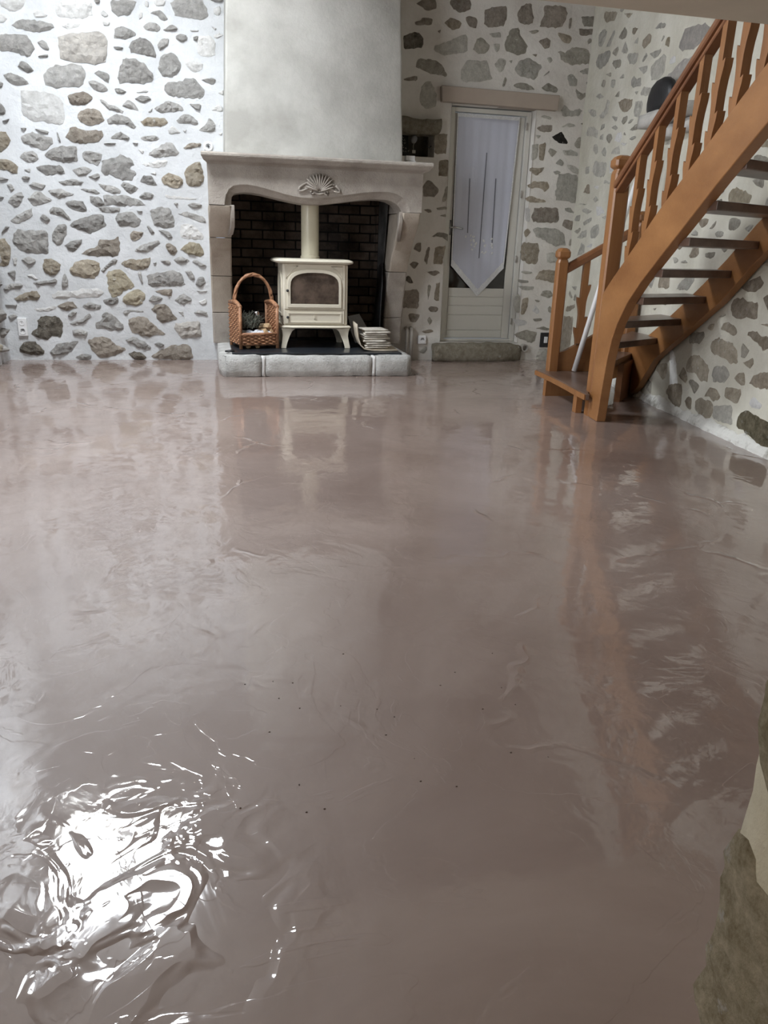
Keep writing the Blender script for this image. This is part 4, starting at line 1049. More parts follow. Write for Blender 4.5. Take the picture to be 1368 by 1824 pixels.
def ring_panel(outer, inner, y0, y1):
    n = len(outer); mb = MB(); P = lambda l, y: [(cx2(a), y, cz2(b)) for a, b in l]
    return mb.loft([P(outer, y1), P(outer, y0), P(inner, y0), P(inner, y1)], caps=False)
def densify(a, n):
    L = [math.dist(a[i], a[(i+1) % len(a)]) for i in range(len(a))]; T = sum(L); out = []
    for k in range(n):
        s = T*k/n; i = 0
        while s > L[i] and i < len(a)-1: s -= L[i]; i += 1
        f = s/L[i]; p, q = a[i], a[(i+1) % len(a)]; out.append((p[0]+(q[0]-p[0])*f, p[1]+(q[1]-p[1])*f))
    return out
door = obj('door', MB().box(cx2(497), cx2(820), SYF-.012, SYF+.01, cz2(896), cz2(657)), M['enamel'], st, bevel=.004)
outer = archpts(513, 800, 886, 684, 770); inner = archpts(529, 786, 867, 702, 775)
obj('glass_frame', ring_panel(outer, inner, SYF-.026, SYF-.008), M['enamel'], door, bevel=.003)
gp = archpts(527, 788, 869, 700, 775); obj('glass', MB().prism([(cx2(a), SYF-.0135, cz2(b)) for a, b in gp], (0, .01, 0)), M['glass_dark'], door)
for s0, pts in ((0, [(507, 668), (570, 668), (540, 690), (514, 722), (507, 735)]), (1, [(806, 668), (745, 668), (775, 688), (800, 720), (806, 735)])):
    q = [(cx2(a), SYF-.013, cz2(b)) for a, b in pts]
    obj('corner_bead', MB().tube(q+[q[0]], .003, 5), M['enamel'], door, smooth=True)
def knob(par, x, z): obj('knob', MB().ell((x, SYF-.03, z), .011, .014, .011, 10, 6), M['black'], par, smooth=True, label='small black knob')
knob(door, cx2(512), cz2(797))
drw = obj('ash_drawer', MB().box(cx2(496), cx2(818), SYF-.012, SYF+.01, cz2(973), cz2(903)), M['enamel'], st, bevel=.004)
obj('drawer_panel', ring_panel([(513, 967), (513, 913), (803, 913), (803, 967)], [(521, 961), (521, 919), (795, 919), (795, 961)], SYF-.019, SYF-.011), M['enamel'], drw, bevel=.0015)
knob(drw, cx2(512), cz2(938))
e = MB(); x, z = cx2(654), cz2(948); y = SYF-.017
e.box(x, x+.006, y, SYF-.011, z, z+.032).box(x, x+.02, y, SYF-.011, z, z+.005).box(x+.012, x+.017, y, SYF-.011, z+.008, z+.03)
obj('emblem', e, M['enamel'], drw)
sp = archpts(0, 100, 100, 0, 45)
obj('side_arch', MB().loft([[(SX0+o, 6.62+a/100*.32*k+(1-k)*.16, .80-b/100*.36*k-(1-k)*.18) for a, b in sp] for o, k in ((.002, 1), (-.008, 1), (-.008, .9), (.002, .88))], caps=False), M['enamel'], st, smooth=False)
fl = obj('flue_pipe', MB().lathe([(.074, .90), (.074, 1.70)], .862, 6.80, 28), M['enamel_dim'], st, smooth=False)
fl.data.polygons.foreach_set('use_smooth', [True]*len(fl.data.polygons)); bv = fl.modifiers.new('b', 'EDGE_SPLIT')
obj('flue_collar', MB().lathe([(.08, .896), (.08, .915), (.074, .92)], .862, 6.80, 28), M['enamel_dim'], st)

# ------------------------------------------------------------------ basket and what lies in it
bc = Vector((.375, 6.62, PZ)); BA = math.radians(13); RB = rot_about(bc, BA)
bk = thing('log_basket', 'brown wicker log basket with arched handle left of the stove', 'basket', bc)
BX0, BX1, BY0, BY1 = bc.x-.158, bc.x+.152, bc.y-.14, bc.y+.15
def weave(p0, p1, z0, z1, rows, stakes, top=None):   # woven panel between two foot points
    mb = MB(); p0, p1 = Vector(p0), Vector(p1); d = p1-p0; nrm = Vector((-d.y, d.x, 0)).normalized()
    for r in range(rows):
        z = z0+(z1-z0)*(r+.5)/rows
        path = [p0+d*(k/stakes)+nrm*(.0065*(1 if (k+r) % 2 else -1))+Vector((0, 0, z)) for k in range(stakes+1)]
        mb.tube(path, (z1-z0)/rows*.55, 5)
    for k in range(stakes+1): mb.tube([p0+d*(k/stakes)+Vector((0, 0, z0)), p0+d*(k/stakes)+Vector((0, 0, z1))], .005, 5)
    return mb.xform(RB)
zb = PZ+.035
for x, fl_ in ((BX0, -1), (BX1, 1)):
    obj('side_panel', weave((x, BY0, 0), (x+fl_*.008, BY1, 0), zb, PZ+.345, 20, 8), M['wicker'], bk, smooth=True)
obj('front_panel', weave((BX0, BY0, 0), (BX1, BY0, 0), zb, PZ+.115, 6, 10), M['wicker'], bk, smooth=True)
obj('back_panel', weave((BX0, BY1, 0), (BX1, BY1, 0), zb, PZ+.115, 6, 10), M['wicker'], bk, smooth=True)
obj('base', MB().box(BX0, BX1, BY0, BY1, PZ+.03, PZ+.05).xform(RB), M['wicker'], bk)
for x in (BX0, BX1):
    for y in (BY0, BY1): obj('corner_post', MB().tube([(x, y, PZ+.004), (x, y, PZ+.35)], .014, 8).xform(RB), M['wicker'], bk, smooth=True)
    obj('rim', MB().tube([(x, BY0-.012, PZ+.335), (x, BY0+.06, PZ+.357), ((x), (BY0+BY1)/2, PZ+.372), (x, BY1+.01, PZ+.355)], .017, 8).xform(RB), M['wicker'], bk, smooth=True)
obj('rim', MB().tube([(BX0, BY0, PZ+.12), (BX1, BY0, PZ+.12)], .013, 8).xform(RB), M['wicker'], bk, smooth=True)
xm, ym = (BX0+BX1)/2, (BY0+BY1)/2; hb = MB()
for tw in range(3):
    path = []
    for k in range(31):
        a = PI*k/30; c = Vector((xm-(BX1-BX0)/2*1.02*math.cos(a), ym, PZ+.345+.235*math.sin(a)**.85)); ph = k*.55+tw*2*PI/3
        path.append(c+Vector((math.cos(a)*math.cos(ph), math.sin(ph), math.sin(a)*math.cos(ph)))*.0075)
    hb.tube(path, .0105, 6)
obj('handle', hb.xform(RB), M['wicker'], bk, smooth=True)
for x, y in ((xm+.0, BY0+.05), (xm-.08, BY0+.05)): obj('foot', MB().ell((x, y, PZ+.017), .022, .03, .017).xform(RB), M['wood'], bk, smooth=True)
rt = random.Random(4); tw_ = MB()
for k in range(190):
    x = rt.uniform(BX0+.04, xm+.03); y = rt.uniform(BY0+.10, BY1-.02); z = PZ+.15+rt.uniform(0, .04)
    d = Vector((rt.uniform(-.6, .8), rt.uniform(-.5, .3), rt.uniform(.3, 1.1)))*rt.uniform(.05, .12); mid = d*.5+Vector((rt.uniform(-.02, .02), 0, .01))
    p1 = Vector((x, y, z)); q = p1+d
    q.x = min(max(q.x, BX0+.02), BX1-.03); q.y = max(q.y, BY0+.05); q.z = min(q.z, PZ+.31-.28*max(0, q.x-xm))
    tw_.tube([p1, p1+(q-p1)*.5+Vector((0, 0, .01)), q], [.0035, .0028, .0015], 4)
    for s_ in (.5, .8):
        b_ = p1+(q-p1)*s_; tw_.tube([b_, b_+Vector((rt.uniform(-.025, .025), rt.uniform(-.02, .02), rt.uniform(0, .02)))], .0016, 3)
tag(obj('twig_bundle', tw_.xform(RB), M['twig'], label=None), 'tangle of dark dry twigs lying in the wicker basket', 'twigs')['kind'] = 'stuff'
tag(obj('bauble', MB().ell((xm+.02, ym-.02, PZ+.275), .022, .022, .022, 14, 10).add([(0, 0, 0)], []).xform(RB) if False else MB().ell((xm+.02, ym-.02, PZ+.275), .022, .022, .022, 14, 10).xform(RB), M['chrome'], smooth=True), 'small silver ball on top of the twigs in the basket', 'bauble')
npb = MB()
nx_, ny_ = 16, 8
for j in range(ny_+1):
    for i in range(nx_+1):
        x = BX0+.03+(BX1-BX0-.06)*i/nx_; y = BY0+.025+.17*j/ny_
        npb.v.append((x, y, PZ+.118+.018*noise.noise(Vector((x*30, y*34, 2)))+.02*(1-abs(2*j/ny_-1))))
npb.f = [(j*(nx_+1)+i, j*(nx_+1)+i+1, (j+1)*(nx_+1)+i+1, (j+1)*(nx_+1)+i) for j in range(ny_) for i in range(nx_)]
nb = obj('crumpled_newspaper', npb.xform(RB), M['news'], smooth=True); so = nb.modifiers.new('thick', 'SOLIDIFY'); so.thickness = .004; so.offset = -1
tag(nb, 'crumpled blue and white newspaper at the front of the basket', 'newspaper')
for k, (x, dz, rz, lb) in enumerate(((xm+.118, .13, .08, 'pale split log nearest the right wall of the basket'), (xm+.070, .13, .10, 'split log lying nearest the twigs in the basket'), (xm+.095, .172, .14, 'topmost pale split log in the basket'))):
    g = MB().prism([(-.09, -.02, -.016), (-.09, .022, -.014), (-.09, .004, .022)], (.18, 0, 0))
    g.xform(Matrix.Translation((x, ym-.005, PZ+dz)) @ Matrix.Rotation(PI/2+rz, 4, 'Z') @ Matrix.Rotation(.12, 4, 'Y')).xform(RB)
    tag(obj('split_log', g, M['wood'], bevel=.003), lb, 'log', 'logs in the basket')
tag(obj('poker_hook', MB().tube([(.195, 6.31, PZ+.008), (.15, 6.30, PZ+.004), (.128, 6.33, PZ+.002), (.14, 6.36, PZ), (.19, 6.36, PZ+.006)], .008, 6), M['black'], smooth=True), 'small black iron hook at the left corner of the hearth plate', 'hook')

# papers at the right
tr_ = []
for x, z in ((1.192, .40), (1.196, .36), (1.206, .29), (1.226, .232), (1.26, .200), (1.32, .190), (1.42, .188), (1.545, .187)): tr_.append((x, z))
mb = MB(); mb.v = [(x+.02*j/4, 6.36+.30*j/4, z) for j in range(5) for x, z in tr_]; n_ = len(tr_)
mb.f = [(j*n_+i, j*n_+i+1, (j+1)*n_+i+1, (j+1)*n_+i) for j in range(4) for i in range(n_-1)]
lc = obj('log_carrier', mb, M['cream'], smooth=True); so = lc.modifiers.new('thick', 'SOLIDIFY'); so.thickness = .011; so.offset = 0
tag(lc, 'cream curved sheet holding papers at the right of the hearth', 'tray')
rp = random.Random(9); z = .2035
for k in range(9):
    h_ = rp.choice((.009, .012, .016)); x0 = 1.262+rp.uniform(-.01, .012); x1 = 1.468+rp.uniform(-.02, .02)
    g = gbox(x0, x1, 6.385+rp.uniform(-.012, .012), 6.60, z, z+h_, .03, .003)
    g.v = [(x, y, zz+.0015*(noise.noise(Vector((x*25, y*25, 1))))+.010*max(0, (x-1.36))*(k/9)) for x, y, zz in g.v]
    g.xform(rot_about((1.36, 6.5, 0), rp.uniform(-.12, .12)))
    lb = ['lowest folded paper of the stack on the cream tray'] + ['folded paper %s of the stack on the cream tray' % q for q in ('second from the bottom', 'third from the bottom', 'fourth from the bottom', 'in the middle', 'fourth from the top', 'third from the top', 'just under the topmost')] + ['topmost white folded paper of the stack on the tray']
    tag(obj('folded_paper', g, M['paper'], smooth=True), lb[k], 'paper', 'papers stacked on the hearth tray'); z += h_+.0035
for k, (pts, lb) in enumerate(((((1.235, 6.70, .22), (1.42, 6.74, .225), (1.305, 6.86, .44), (1.20, 6.84, .42)), 'grey card leaning behind the paper stack, the larger one'),
                              (((1.235, 6.66, .215), (1.40, 6.68, .215), (1.32, 6.74, .30), (1.20, 6.72, .32)), 'small grey card leaning nearest the paper stack'))):
    tag(obj('grey_card', MB().prism([Vector(p) for p in pts], (0, .008, .004)), M['card']), lb, 'card', 'grey cards behind the papers')
g = MB().prism([(1.49, 6.88, PZ+.001), (1.50, 7.25, PZ+.001), (1.54, 7.25, .70), (1.535, 7.18, .84), (1.53, 7.02, .88), (1.51, 6.90, .70), (1.49, 6.86, .5)], (.010, 0, 0))
tag(obj('fire_screen_panel', g, M['black'], bevel=.003), 'curved black metal sheet leaning against the right inner jamb', 'metal sheet')
for x, lb in ((1.808, 'thin painted pipe nearest the hearth, right of the fireplace'), (1.852, 'thin painted pipe next to the white socket')):
    tag(obj('wall_pipe', MB().tube([(x, 7.10, -.002), (x, 7.10, .27), (x, 7.115, .29), (x, 7.16, .295)], .0155, 10), M['pipe_paint'], smooth=True), lb, 'pipe', 'pipes right of the hearth')
# ------------------------------------------------------------------ door, lintel beam, step
dr = struct(thing('door_1', 'white half glazed door with a pennant curtain, right of the fireplace', 'door', (2.54, 7.28, .19)))
del dr['category']
YD = 7.28
fm = MB().box(2.150, 2.205, YD-.035, YD+.06, .168, 2.19).box(2.882, 2.925, YD-.035, YD+.06, .168, 2.19).box(2.205, 2.882, YD-.035, YD+.06, 2.155, 2.19).box(2.205, 2.882, YD-.03, YD+.05, .168, .188)
obj('door_frame', fm, M['door_paint'], dr, bevel=.003)
leaf = MB().box(2.210, 2.240, YD, YD+.035, .192, 2.150).box(2.800, 2.877, YD, YD+.035, .192, 2.150).box(2.240, 2.800, YD, YD+.035, 2.125, 2.150).box(2.24, 2.80, YD+.004, YD+.03, .192, .66)
lf = obj('door_leaf', leaf, M['door_paint'], dr, bevel=.003)
zz = [.196, .268, .412, .498, .580, .664]
for a, b in zip(zz, zz[1:]): obj('panel_board', MB().box(2.242, 2.798, YD-.004, YD+.01, a+.003, b-.003), M['door_paint'], lf, bevel=.003)
obj('glass_pane', MB().box(2.238, 2.802, YD+.012, YD+.018, .66, 2.127), M['glass_door'], dr)
for z in (2.07, 1.505, .935, .36): obj('hinge', MB().tube([(2.882, YD-.040, z-.03), (2.882, YD-.040, z+.03)], .009, 8), M['pipe_paint'], dr, smooth=True)
hd = MB().box(2.212, 2.232, YD-.006, YD, 1.13, 1.26); hd.tube([(2.222, YD-.002, 1.196), (2.222, YD-.045, 1.196)], .009, 8).tube([(2.222, YD-.045, 1.196), (2.26, YD-.050, 1.198), (2.335, YD-.046, 1.186)], .0085, 8)
obj('handle', hd, M['chrome'], dr, smooth=True, label='chrome lever handle')
# curtain
def cy(x, z): return YD-.016-.004*math.sin(x*34)*(.4+.6*min(1, (2.15-z)))-.003*math.sin(x*75+1)
def cx0(z): return 2.232+.012*(2.145-z)*.9
def cx1(z): return 2.822-.040*(2.145-z)
cu = MB(); nu, nv = 26, 26
def czb(f): return .585+abs(f-.54)/.54*.275 if f < .54 else .585+(f-.54)/.46*.262
for j in range(nv+1):
    for i in range(nu+1):
        f = i/nu; zt = 2.147; z = zt-(zt-czb(f))*j/nv; x = cx0(z)+(cx1(z)-cx0(z))*f; cu.v.append((x, cy(x, z), z))
cu.f = [(j*(nu+1)+i, j*(nu+1)+i+1, (j+1)*(nu+1)+i+1, (j+1)*(nu+1)+i) for j in range(nv) for i in range(nu)]
cur = obj('curtain', cu, M['curtain'], smooth=True, fix=False); tag(cur, 'pale blue sheer curtain with a pointed lace hem hanging on the door', 'curtain')
so = cur.modifiers.new('thick', 'SOLIDIFY'); so.thickness = .002
def strip(name, pts, w0, m, off=.004):
    mb = MB(); n = len(pts)
    for (x, z), (dx, dz) in pts: mb.v += [(x, cy(x, z)-off, z), (x+dx, cy(x, z)-off, z+dz), (x+dx, cy(x, z)-off+.002, z+dz), (x, cy(x, z)-off+.002, z)]
    mb.f = [(4*i+a, 4*i+(a+1) % 4, 4*i+4+(a+1) % 4, 4*i+4+a) for i in range(n-1) for a in range(4)]
    return obj(name, mb, m, cur)
f2 = lambda f: (lambda z: (cx0(z)+(cx1(z)-cx0(z))*f, z))(czb(f))
strip('lace_border', [(f2(k/24), (0, .062+.006*(k % 2))) for k in range(25)], .06, M['cloth_lace'])
for e in (0, 1): strip('side_hem', [(((cx0(z) if e == 0 else cx1(z)), z), ((.012, 0) if e == 0 else (-.012, 0))) for z in [2.147-k*.1 for k in range(13)]+[.88]], .01, M['cloth_lace'])
strip('top_hem', [((cx0(2.1)+(cx1(2.1)-cx0(2.1))*k/20, 2.117), (0, .03)) for k in range(21)], .01, M['cloth_lace'])
for x0, z0, x1, z1 in ((2.526, 1.84, 2.518, .933), (2.381, 1.62, 2.392, 1.153), (2.629, 1.63, 2.636, 1.062)):
    strip('drawn_thread', [((x0+(x1-x0)*k/12-.004, z0+(z1-z0)*k/12), (.008, 0)) for k in range(13)], .01, M['thread'])
rl = random.Random(3)
for x, z, tl in ((2.428, 1.05, .10), (2.59, 1.02, .09)):
    mb = MB()
    for k in range(12):
        a = rl.uniform(0, PI*2); px, pz = x+rl.uniform(-.055, .055), z+rl.uniform(-.05, .09); mb.ell((px, cy(px, pz)-.004, pz), .013, .002, .009, 7, 4, Matrix.Rotation(a, 3, 'Y'))
    obj('embroidered_flowers', mb, M['cloth_lace'], cur)['kind'] = 'stuff'
obj_l = tag(obj('lintel_beam', MB().prism([(2.034, 7.11, 2.325), (3.12, 7.11, 2.318), (3.112, 7.11, 2.196), (2.042, 7.11, 2.204)], (0, .12, 0)), M['lintel_paint'], bevel=.006), 'taupe painted lintel beam over the white door', 'beam')
g = gbox(2.055, 2.965, 6.985, 7.135, -.006, .168, .04, .028)
g.v = [(x, y+(.0 if y > 7.1 else .10*max(0, (x-2.5)/.46)**2+.02), z-(.02*max(0, (x-2.75)/.2) if z > .1 else 0)) for x, y, z in g.v]
tag(obj('door_step', rough(rough(g, .014, 2, 12), .006, 5, 40), M['step'], smooth=True), 'rough worn stone step below the white door', 'step')

# ------------------------------------------------------------------ small things on the walls
def socket(name, x, z, w_, h_, label, holes, y=YB):
    o = tag(obj(name, MB().box(x-w_/2, x+w_/2, y-.026, y+.02, z-h_/2, z+h_/2), M['white'], bevel=.006), label, 'socket')
    for k, (hz, r) in enumerate(holes):
        mb = MB().loft([[(x+rr*math.cos(2*PI*q/20), y-.026-d_, z+hz+rr*math.sin(2*PI*q/20)) for q in range(20)] for rr, d_ in ((r, -.006), (r, .003), (r*.86, .003), (r*.8, -.001))])
        obj('socket_ring', mb, M['white'], o)
        obj('socket_pin', MB().tube([(x, y-.03, z+hz+r*.25), (x, y-.024, z+hz+r*.25)], r*.13, 10), M['dark'], o)
        if r > .022: obj('socket_pin', MB().tube([(x-r*.55, y-.029, z+hz-.002), (x-r*.3, y-.029, z+hz+r*.6), (x+r*.3, y-.029, z+hz+r*.6), (x+r*.55, y-.029, z+hz)], .0022, 5), M['dark'], o)
    return o
so_ = socket('wall_socket', -1.531, .278, .074, .150, 'white double wall socket in the left corner near the floor', [(.034, .020), (-.034, .026)])
socket('wall_socket', 1.968, .188, .078, .078, 'square white socket right of the fireplace near the pipes', [(0, .027)])
mb = MB().loft([[(.064+r*math.cos(2*PI*q/20), YB-d_, 1.75+r*math.sin(2*PI*q/20)) for q in range(20)] for r, d_ in ((.040, -.02), (.040, .012), (.034, .018), (.022, .018), (.018, .006))])
rs = tag(obj('wall_socket', mb, M['white'], smooth=False), 'round white socket above the left end of the mantel', 'socket')
obj('socket_pin', MB().box(.052, .076, YB-.019, YB-.012, 1.747, 1.753).box(.061, .067, YB-.019, YB-.012, 1.738, 1.762), M['dark'], rs)
bb = tag(obj('junction_box', MB().box(3.165, 3.30, YB-.022, YB+.02, .122, .262), M['black'], bevel=.006), 'black box on the wall just left of the low newel post', 'junction box')
obj('switch', MB().box(3.20, 3.235, YB-.034, YB-.02, .165, .225), M['white'], bb, bevel=.004, label='white switch')
tag(obj('pipe_end', MB().loft([[(2.999+r*math.cos(2*PI*q/14), y, .118+r*math.sin(2*PI*q/14)) for q in range(14)] for r, y in ((.036, YB+.02), (.036, YB-.05), (.026, YB-.05), (.026, YB+.0))]), M['pipe_paint']), 'short pipe stub in the wall right of the door step', 'pipe')
for x0, z0, lb in ((1.650, 1.6465, 'lower of two small white boxes on the mantel end'), (1.640, 1.6835, 'upper of two small white boxes on the mantel end')):
    tag(obj('small_box', MB().box(x0, x0+.075, 6.70, 6.76, z0, z0+.036), M['white'], bevel=.002), lb, 'box', 'boxes on the mantel')
sb = tag(obj('slate_board', MB().prism([(1.712, 7.245, 1.768), (1.800, 7.255, 1.768), (1.805, 7.32, 1.945), (1.712, 7.31, 1.945)], (0, .012, 0)), M['slate'], bevel=.002), 'black slate with chalk writing standing in the wall niche', 'slate')
rc = random.Random(6); ch = MB()
for r, (z, n) in enumerate(((1.922, 2), (1.900, 3), (1.878, 3), (1.855, 2), (1.832, 3), (1.808, 4))):
    for k in range(n):
        x = 1.722+k*.021+rc.uniform(0, .008); y = 7.245+(z-1.768)*.385-.004
        for _ in range(3):
            dx, dz = rc.uniform(-.004, .008), rc.uniform(-.008, .008)
            ch.prism([(x+dx, y+dz*.385, z+dz), (x+dx+.003, y+dz*.385, z+dz+.001), (x+dx+.004, y+(dz+.01)*.385, z+dz+.010), (x+dx+.001, y+(dz+.01)*.385, z+dz+.010)], (0, -.002, 0))
obj('chalk_writing', ch, M['chalk'], sb)
tag(obj('hanging_pebble', MB().ell((1.828, 7.20, 1.905), .028, .014, .036, 12, 8, Matrix.Rotation(.4, 3, 'Y')), M['card'], smooth=True), 'grey oval pebble in the niche beside the slate', 'pebble')
tl = tag(obj('key_tag', MB().box(1.812, 1.842, 7.185, 7.192, 1.792, 1.818), M['chalk'], bevel=.002), 'small pale tag on a cord in the niche below the pebble', 'tag')
obj('cord', MB().tube([(1.826, 7.19, 1.818), (1.82, 7.19, 1.85), (1.828, 7.195, 1.872)], .002, 5), M['chalk'], tl)
tag(obj('iron_hook', MB().tube([(1.945, 7.30, 1.90), (1.945, 7.20, 1.90), (1.95, 7.19, 1.85), (1.965, 7.19, 1.842), (1.985, 7.195, 1.86)], .005, 6), M['black'], smooth=True), 'thin iron hook at the right of the wall niche', 'hook')
g = gbox(1.66, 2.045, YB-.075, YB+.1, 1.955, 2.075, .04, .02)
g.v = [(x, y+.05*max(0, (2.02-z)/.1)*0, z-.02*math.sin((x-1.66)*8)) for x, y, z in g.v]
obj('corbel_stone', rough(g, .014, 7, 12), M['step'], wd, smooth=True)

# ------------------------------------------------------------------ staircase
SA = Vector((2.371, 4.4, 0)); DD = Vector((-math.sin(A), -math.cos(A), 0)); MM = Vector((math.cos(A), -math.sin(A), 0))
def tt(Y): return (4.4-Y)/math.cos(A)
def sp_(t, m, z): p = SA+DD*t+MM*m; return (p.x, p.y, z)
stair = thing('staircase', 'open varnished oak winder staircase along the right wall', 'staircase', (2.75, 4.6, 0))
bot = [(4.375, 0), (4.355, .20), (4.325, .40), (4.29, .52), (4.235, .62), (4.13, .74), (3.98, .86), (3.72, 1.03), (3.51, 1.165), (3.28, 1.315), (3.08, 1.435), (2.75, 1.63)]
top = [(2.75, 1.90), (3.03, 1.735), (3.3, 1.572), (3.45, 1.478), (3.70, 1.325), (3.89, 1.21), (4.07, 1.085), (4.28, .945), (4.42, .85), (4.53, .77), (4.53, 0)]
obj('inner_stringer', MB().prism([sp_(tt(y), 0, z) for y, z in bot+top], MM*.06), M['oak_long'], stair, bevel=.006)
def zrail(y): return 1.513+.585*(4.379-y)
def ztop(y):
    pts = sorted(top)
    for (y0, z0), (y1, z1) in zip(pts, pts[1:]):
        if y0 <= y <= y1: return z0+(z1-z0)*(y-y0)/(y1-y0)
    return .8
def post(name, c0, w_, z0, z1, capz):
    mb = MB(); ch = .010
    def sq(h, cut): return [tuple(c0+DD*a+MM*b) for a, b in ((-h+cut, -h), (h-cut, -h), (h, -h+cut), (h, h-cut), (h-cut, h), (-h+cut, h), (-h, h-cut), (-h, -h+cut))]
    R = lambda h, cut, z: [(p[0], p[1], z) for p in sq(h, cut)]
    h = w_/2
    o = obj(name, mb.loft([R(h, ch, z0), R(h, ch, z1-.02), R(h*.86, ch, z1)]), M['oak'], stair)
    if capz: obj('newel_cap', MB().loft([R(h*.8, ch, z1), R(h*.8, ch, z1+.006), R(h*1.12, ch, z1+.018), R(h*1.2, ch*1.3, z1+.026), R(h*1.2, ch*1.3, z1+.055), R(h*.95, ch*2, z1+.074), R(h*.55, ch, z1+.082)]), M['oak'], o)
    return o
post('newel_post', SA+DD*tt(4.578)+MM*.047, .094, 0, 1.475, True)
post('newel_post', Vector((2.530, 5.455, 0)), .078, .156, .955, True)
post('newel_post', Vector((3.085, 5.375, 0)), .078, 0, 1.22, True)
# handrails
def rail(a, b, w_, h_):
    a, b = Vector(a), Vector(b); d = (b-a).normalized(); sd = Vector((0, 0, 1)).cross(d).normalized(); upv = d.cross(sd)
    if upv.z < 0: upv = -upv
    rings = [[tuple(p+sd*x*w_+Vector((0, 0, 1))*y*h_) for x, y in ((-.5, .15), (-.5, .62), (-.36, .92), (-.15, 1), (.15, 1), (.36, .92), (.5, .62), (.5, .15), (.42, 0), (-.42, 0))] for p in (a, b)]
    return MB().loft(rings)
y1 = 2.75
obj('handrail', rail(sp_(tt(4.535), .035, zrail(4.535)-.048), sp_(tt(y1), .035, zrail(y1)-.048), .085, .052), M['oak_rail'], stair)
obj('rail_fillet', rail(sp_(tt(4.535), .035, zrail(4.535)-.075), sp_(tt(y1), .035, zrail(y1)-.075), .055, .03), M['oak_rail'], stair)
LA, LB = Vector((2.565, 5.45, .86)), Vector((3.05, 5.382, 1.145))
obj('handrail', rail(LA, LB, .06, .07), M['oak_rail'], stair)
def baluster(P, dirv, z0, z1, w_=.044, th=.040, sgn=1):
    # flat sawn baluster with beak-like steps on both edges; dirv: unit vector in the plane of the rail
    L = z1-z0; h = w_/2
    def edge(bs):
        e = [(h, z1)]
        for f in bs:
            z = z1-L*f
            e += [(h, z+.0), (h+.024, z+.010), (h+.020, z-.025), (h+.006, z-.075), (h, z-.12)]
        return e+[(h, z0)]
    near = edge((.31, .69)); far = [(-x, z) for x, z in edge((.46, .82))][::-1]
    side = Vector((-dirv.y, dirv.x, 0)); pts = [tuple(P+dirv*x*sgn-side*th/2+Vector((0, 0, z))) for x, z in near+far]
    return MB().prism(pts, side*th)
for y in (4.25, 4.05, 3.84, 3.64, 3.46, 3.28, 3.10, 2.92):
    P = SA+DD*tt(y)+MM*.033; P.z = 0
    obj('baluster', baluster(P, DD, ztop(y)-.03, zrail(y)-.06), M['oak'], stair, bevel=.002, seg=1)
for f in (.30, .70):
    P = LA+(LB-LA)*f; zb_ = .30+.40*(f)*.78; P2 = Vector((P.x, P.y, 0))
    obj('baluster', baluster(P2, MM, zb_-.03, P.z+.02), M['oak'], stair, bevel=.002, seg=1)
far = [(2.55, .156), (2.55, .283), (2.62, .305), (2.75, .38), (2.90, .47), (3.07, .60), (3.07, .12), (2.95, .08)]
def fy(x): return 5.47-(x-2.55)*math.tan(A)
obj('outer_stringer', MB().prism([(x, fy(x)-.02, z) for x, z in far], (0, .042, 0)), M['oak_long'], stair, bevel=.004)
wb = [(5.22, -.0), (5.08, .09), (4.98, .20), (4.87, .318), (4.70, .415), (4.515, .515), (4.10, .755), (3.794, .985), (3.3, 1.29), (2.75, 1.63)]
wt = [(2.75, 1.86), (3.3, 1.52), (3.848, 1.178), (4.094, 1.0), (4.33, .85), (4.579, .703), (4.86, .548), (5.05, .45), (5.2, .42), (5.34, .44), (5.34, 0)]
def wp(y, off, z):
    u = (YB-y)/math.cos(A); p = RW0+RD*u+RN*off; return (p.x, p.y, z)
obj('wall_stringer', MB().prism([wp(y, .015, z) for y, z in wb+wt], RN*.05), M['oak_long'], stair, bevel=.004)
RL = [None, ((2.52, 4.70), (2.84, 5.40)), ((2.52, 4.64), (3.10, 5.30)), ((2.50, 4.56), (3.06, 4.89)), ((2.43, 4.32), (3.02, 4.575)), ((2.385, 4.04), (2.985, 4.295)),
      ((2.345, 3.82), (2.95, 4.045)), ((2.315, 3.57), (2.92, 3.815)), ((2.285, 3.35), (2.89, 3.61)), ((2.265, 3.16), (2.86, 3.41)), ((2.235, 2.95), (2.83, 3.19)), ((2.205, 2.76), (2.80, 2.98))]
RI = .156; TH = .042
t1 = [(2.335, 4.495), (2.36, 4.482), (2.37, 4.53), (2.45, 4.64), (2.55, 4.72), (2.87, 5.41), (2.60, 5.50), (2.47, 5.54), (2.43, 5.52), (2.422, 5.36), (2.412, 5.195), (2.395, 5.03), (2.376, 4.86), (2.352, 4.68)]
tr1 = obj('tread', MB().prism([(x, y, RI-TH) for x, y in t1], (0, 0, TH)), M['tread'], stair, bevel=.006)
fe = t1[8:]+t1[:1]; mb = MB()
mb.loft([[(x-.007, y, RI-TH+.002), (x+.012, y, RI-TH+.002), (x+.012, y, RI-.006), (x-.007, y, RI-.006)] for x, y in fe])
obj('nosing', mb, M['oak'], tr1, label='lighter oak front edge')
for k in range(2, 12):
    (a, b), (c, d) = RL[k-1], RL[k]; a, b, c, d = (Vector((*q, 0)) for q in (a, b, c, d))
    n1 = Vector((-(b-a).y, (b-a).x, 0)).normalized()*.028
    poly = [a+n1, b+n1, d, c] if k != 2 else [a+n1, b+n1, Vector((3.05, 5.36, 0)), Vector((3.10, 5.33, 0)), d, c]
    obj('tread', MB().prism([(p.x, p.y, RI*k-TH) for p in poly], (0, 0, TH)), M['tread'], stair, bevel=.005)
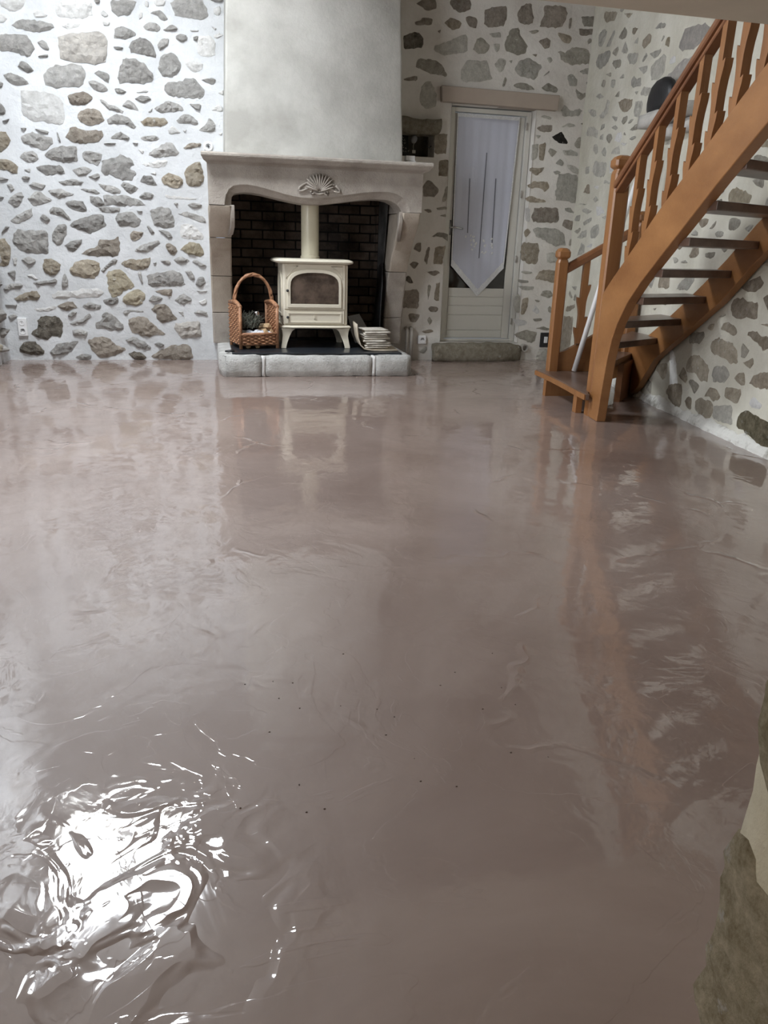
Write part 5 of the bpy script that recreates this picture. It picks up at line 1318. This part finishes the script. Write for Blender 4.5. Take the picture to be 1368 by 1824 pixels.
obj('riser_board', MB().box(2.405, 2.82, 5.255, 5.30, 0, RI-TH), M['oak'], stair)
obj('riser_board', MB().prism([(2.352, 4.645, 0), (2.395, 4.64, 0), (2.40, 4.70, 0), (2.357, 4.705, 0)], (0, 0, RI-TH)), M['oak'], stair, bevel=.003)
obj('riser_board', MB().prism([(2.83, 5.01, 0), (2.862, 4.99, 0), (3.10, 5.26, 0), (3.08, 5.285, 0)], (0, 0, RI*2-TH)), M['oak_rail'], stair)
# white tube leaning through the stair well, ledge and bag on the right wall
tag(obj('white_tube', MB().tube([(2.69, 5.405, RI+.004), (2.79, 5.33, .80), (2.985, 5.20, 1.80)], .019, 12), M['white'], smooth=True), 'long thin white tube leaning against the wall inside the staircase', 'tube')
def rwp(t, n, z): p = RW0+RD*t+RN*n; return (p.x, p.y, z)
for t0, t1_, z0, z1, n in ((1.66, 2.0, 1.845, 1.935, .14), (2.01, 2.36, 1.850, 1.93, .135), (1.78, 2.08, 1.755, 1.84, .07), (2.09, 2.38, 1.765, 1.842, .065)):
    g = gbox(0, t1_-t0, -.03, n, z0, z1, .05, .012)
    g.v = [rwp(t0+x, y, z) for x, y, z in g.v]
    obj('ledge_block', rough(g, .006, t0, 12), M['pale_block'], wr, smooth=True)
g = MB(); rings = []
for r, z in ((.9, 0), (1.0, .02), (1.02, .06), (.95, .11), (.78, .155), (.48, .185), (.15, .197)):
    rings.append([rwp(1.90+.20*r*math.cos(2*PI*k/20), .082+.058*r*math.sin(2*PI*k/20), 1.937+z) for k in range(20)])
bag = tag(obj('rounded_bag', rough(g.loft(rings), .006, 1, 14), M['black'], smooth=True), 'black rounded bag on the stone ledge behind the stair rail', 'bag')

rq = random.Random(21); dp = MB()
for k in range(26):
    x, y = rq.uniform(.0, .75), rq.uniform(1.15, 1.75)
    dp.ell((x, y, .0), rq.uniform(.001, .0026), rq.uniform(.001, .0026), .002, 7, 4)
tag(obj('resin_droplets', dp, M['tread'], smooth=True), 'scattered tiny droplets on the shiny floor in the foreground', 'droplets')['kind'] = 'stuff'
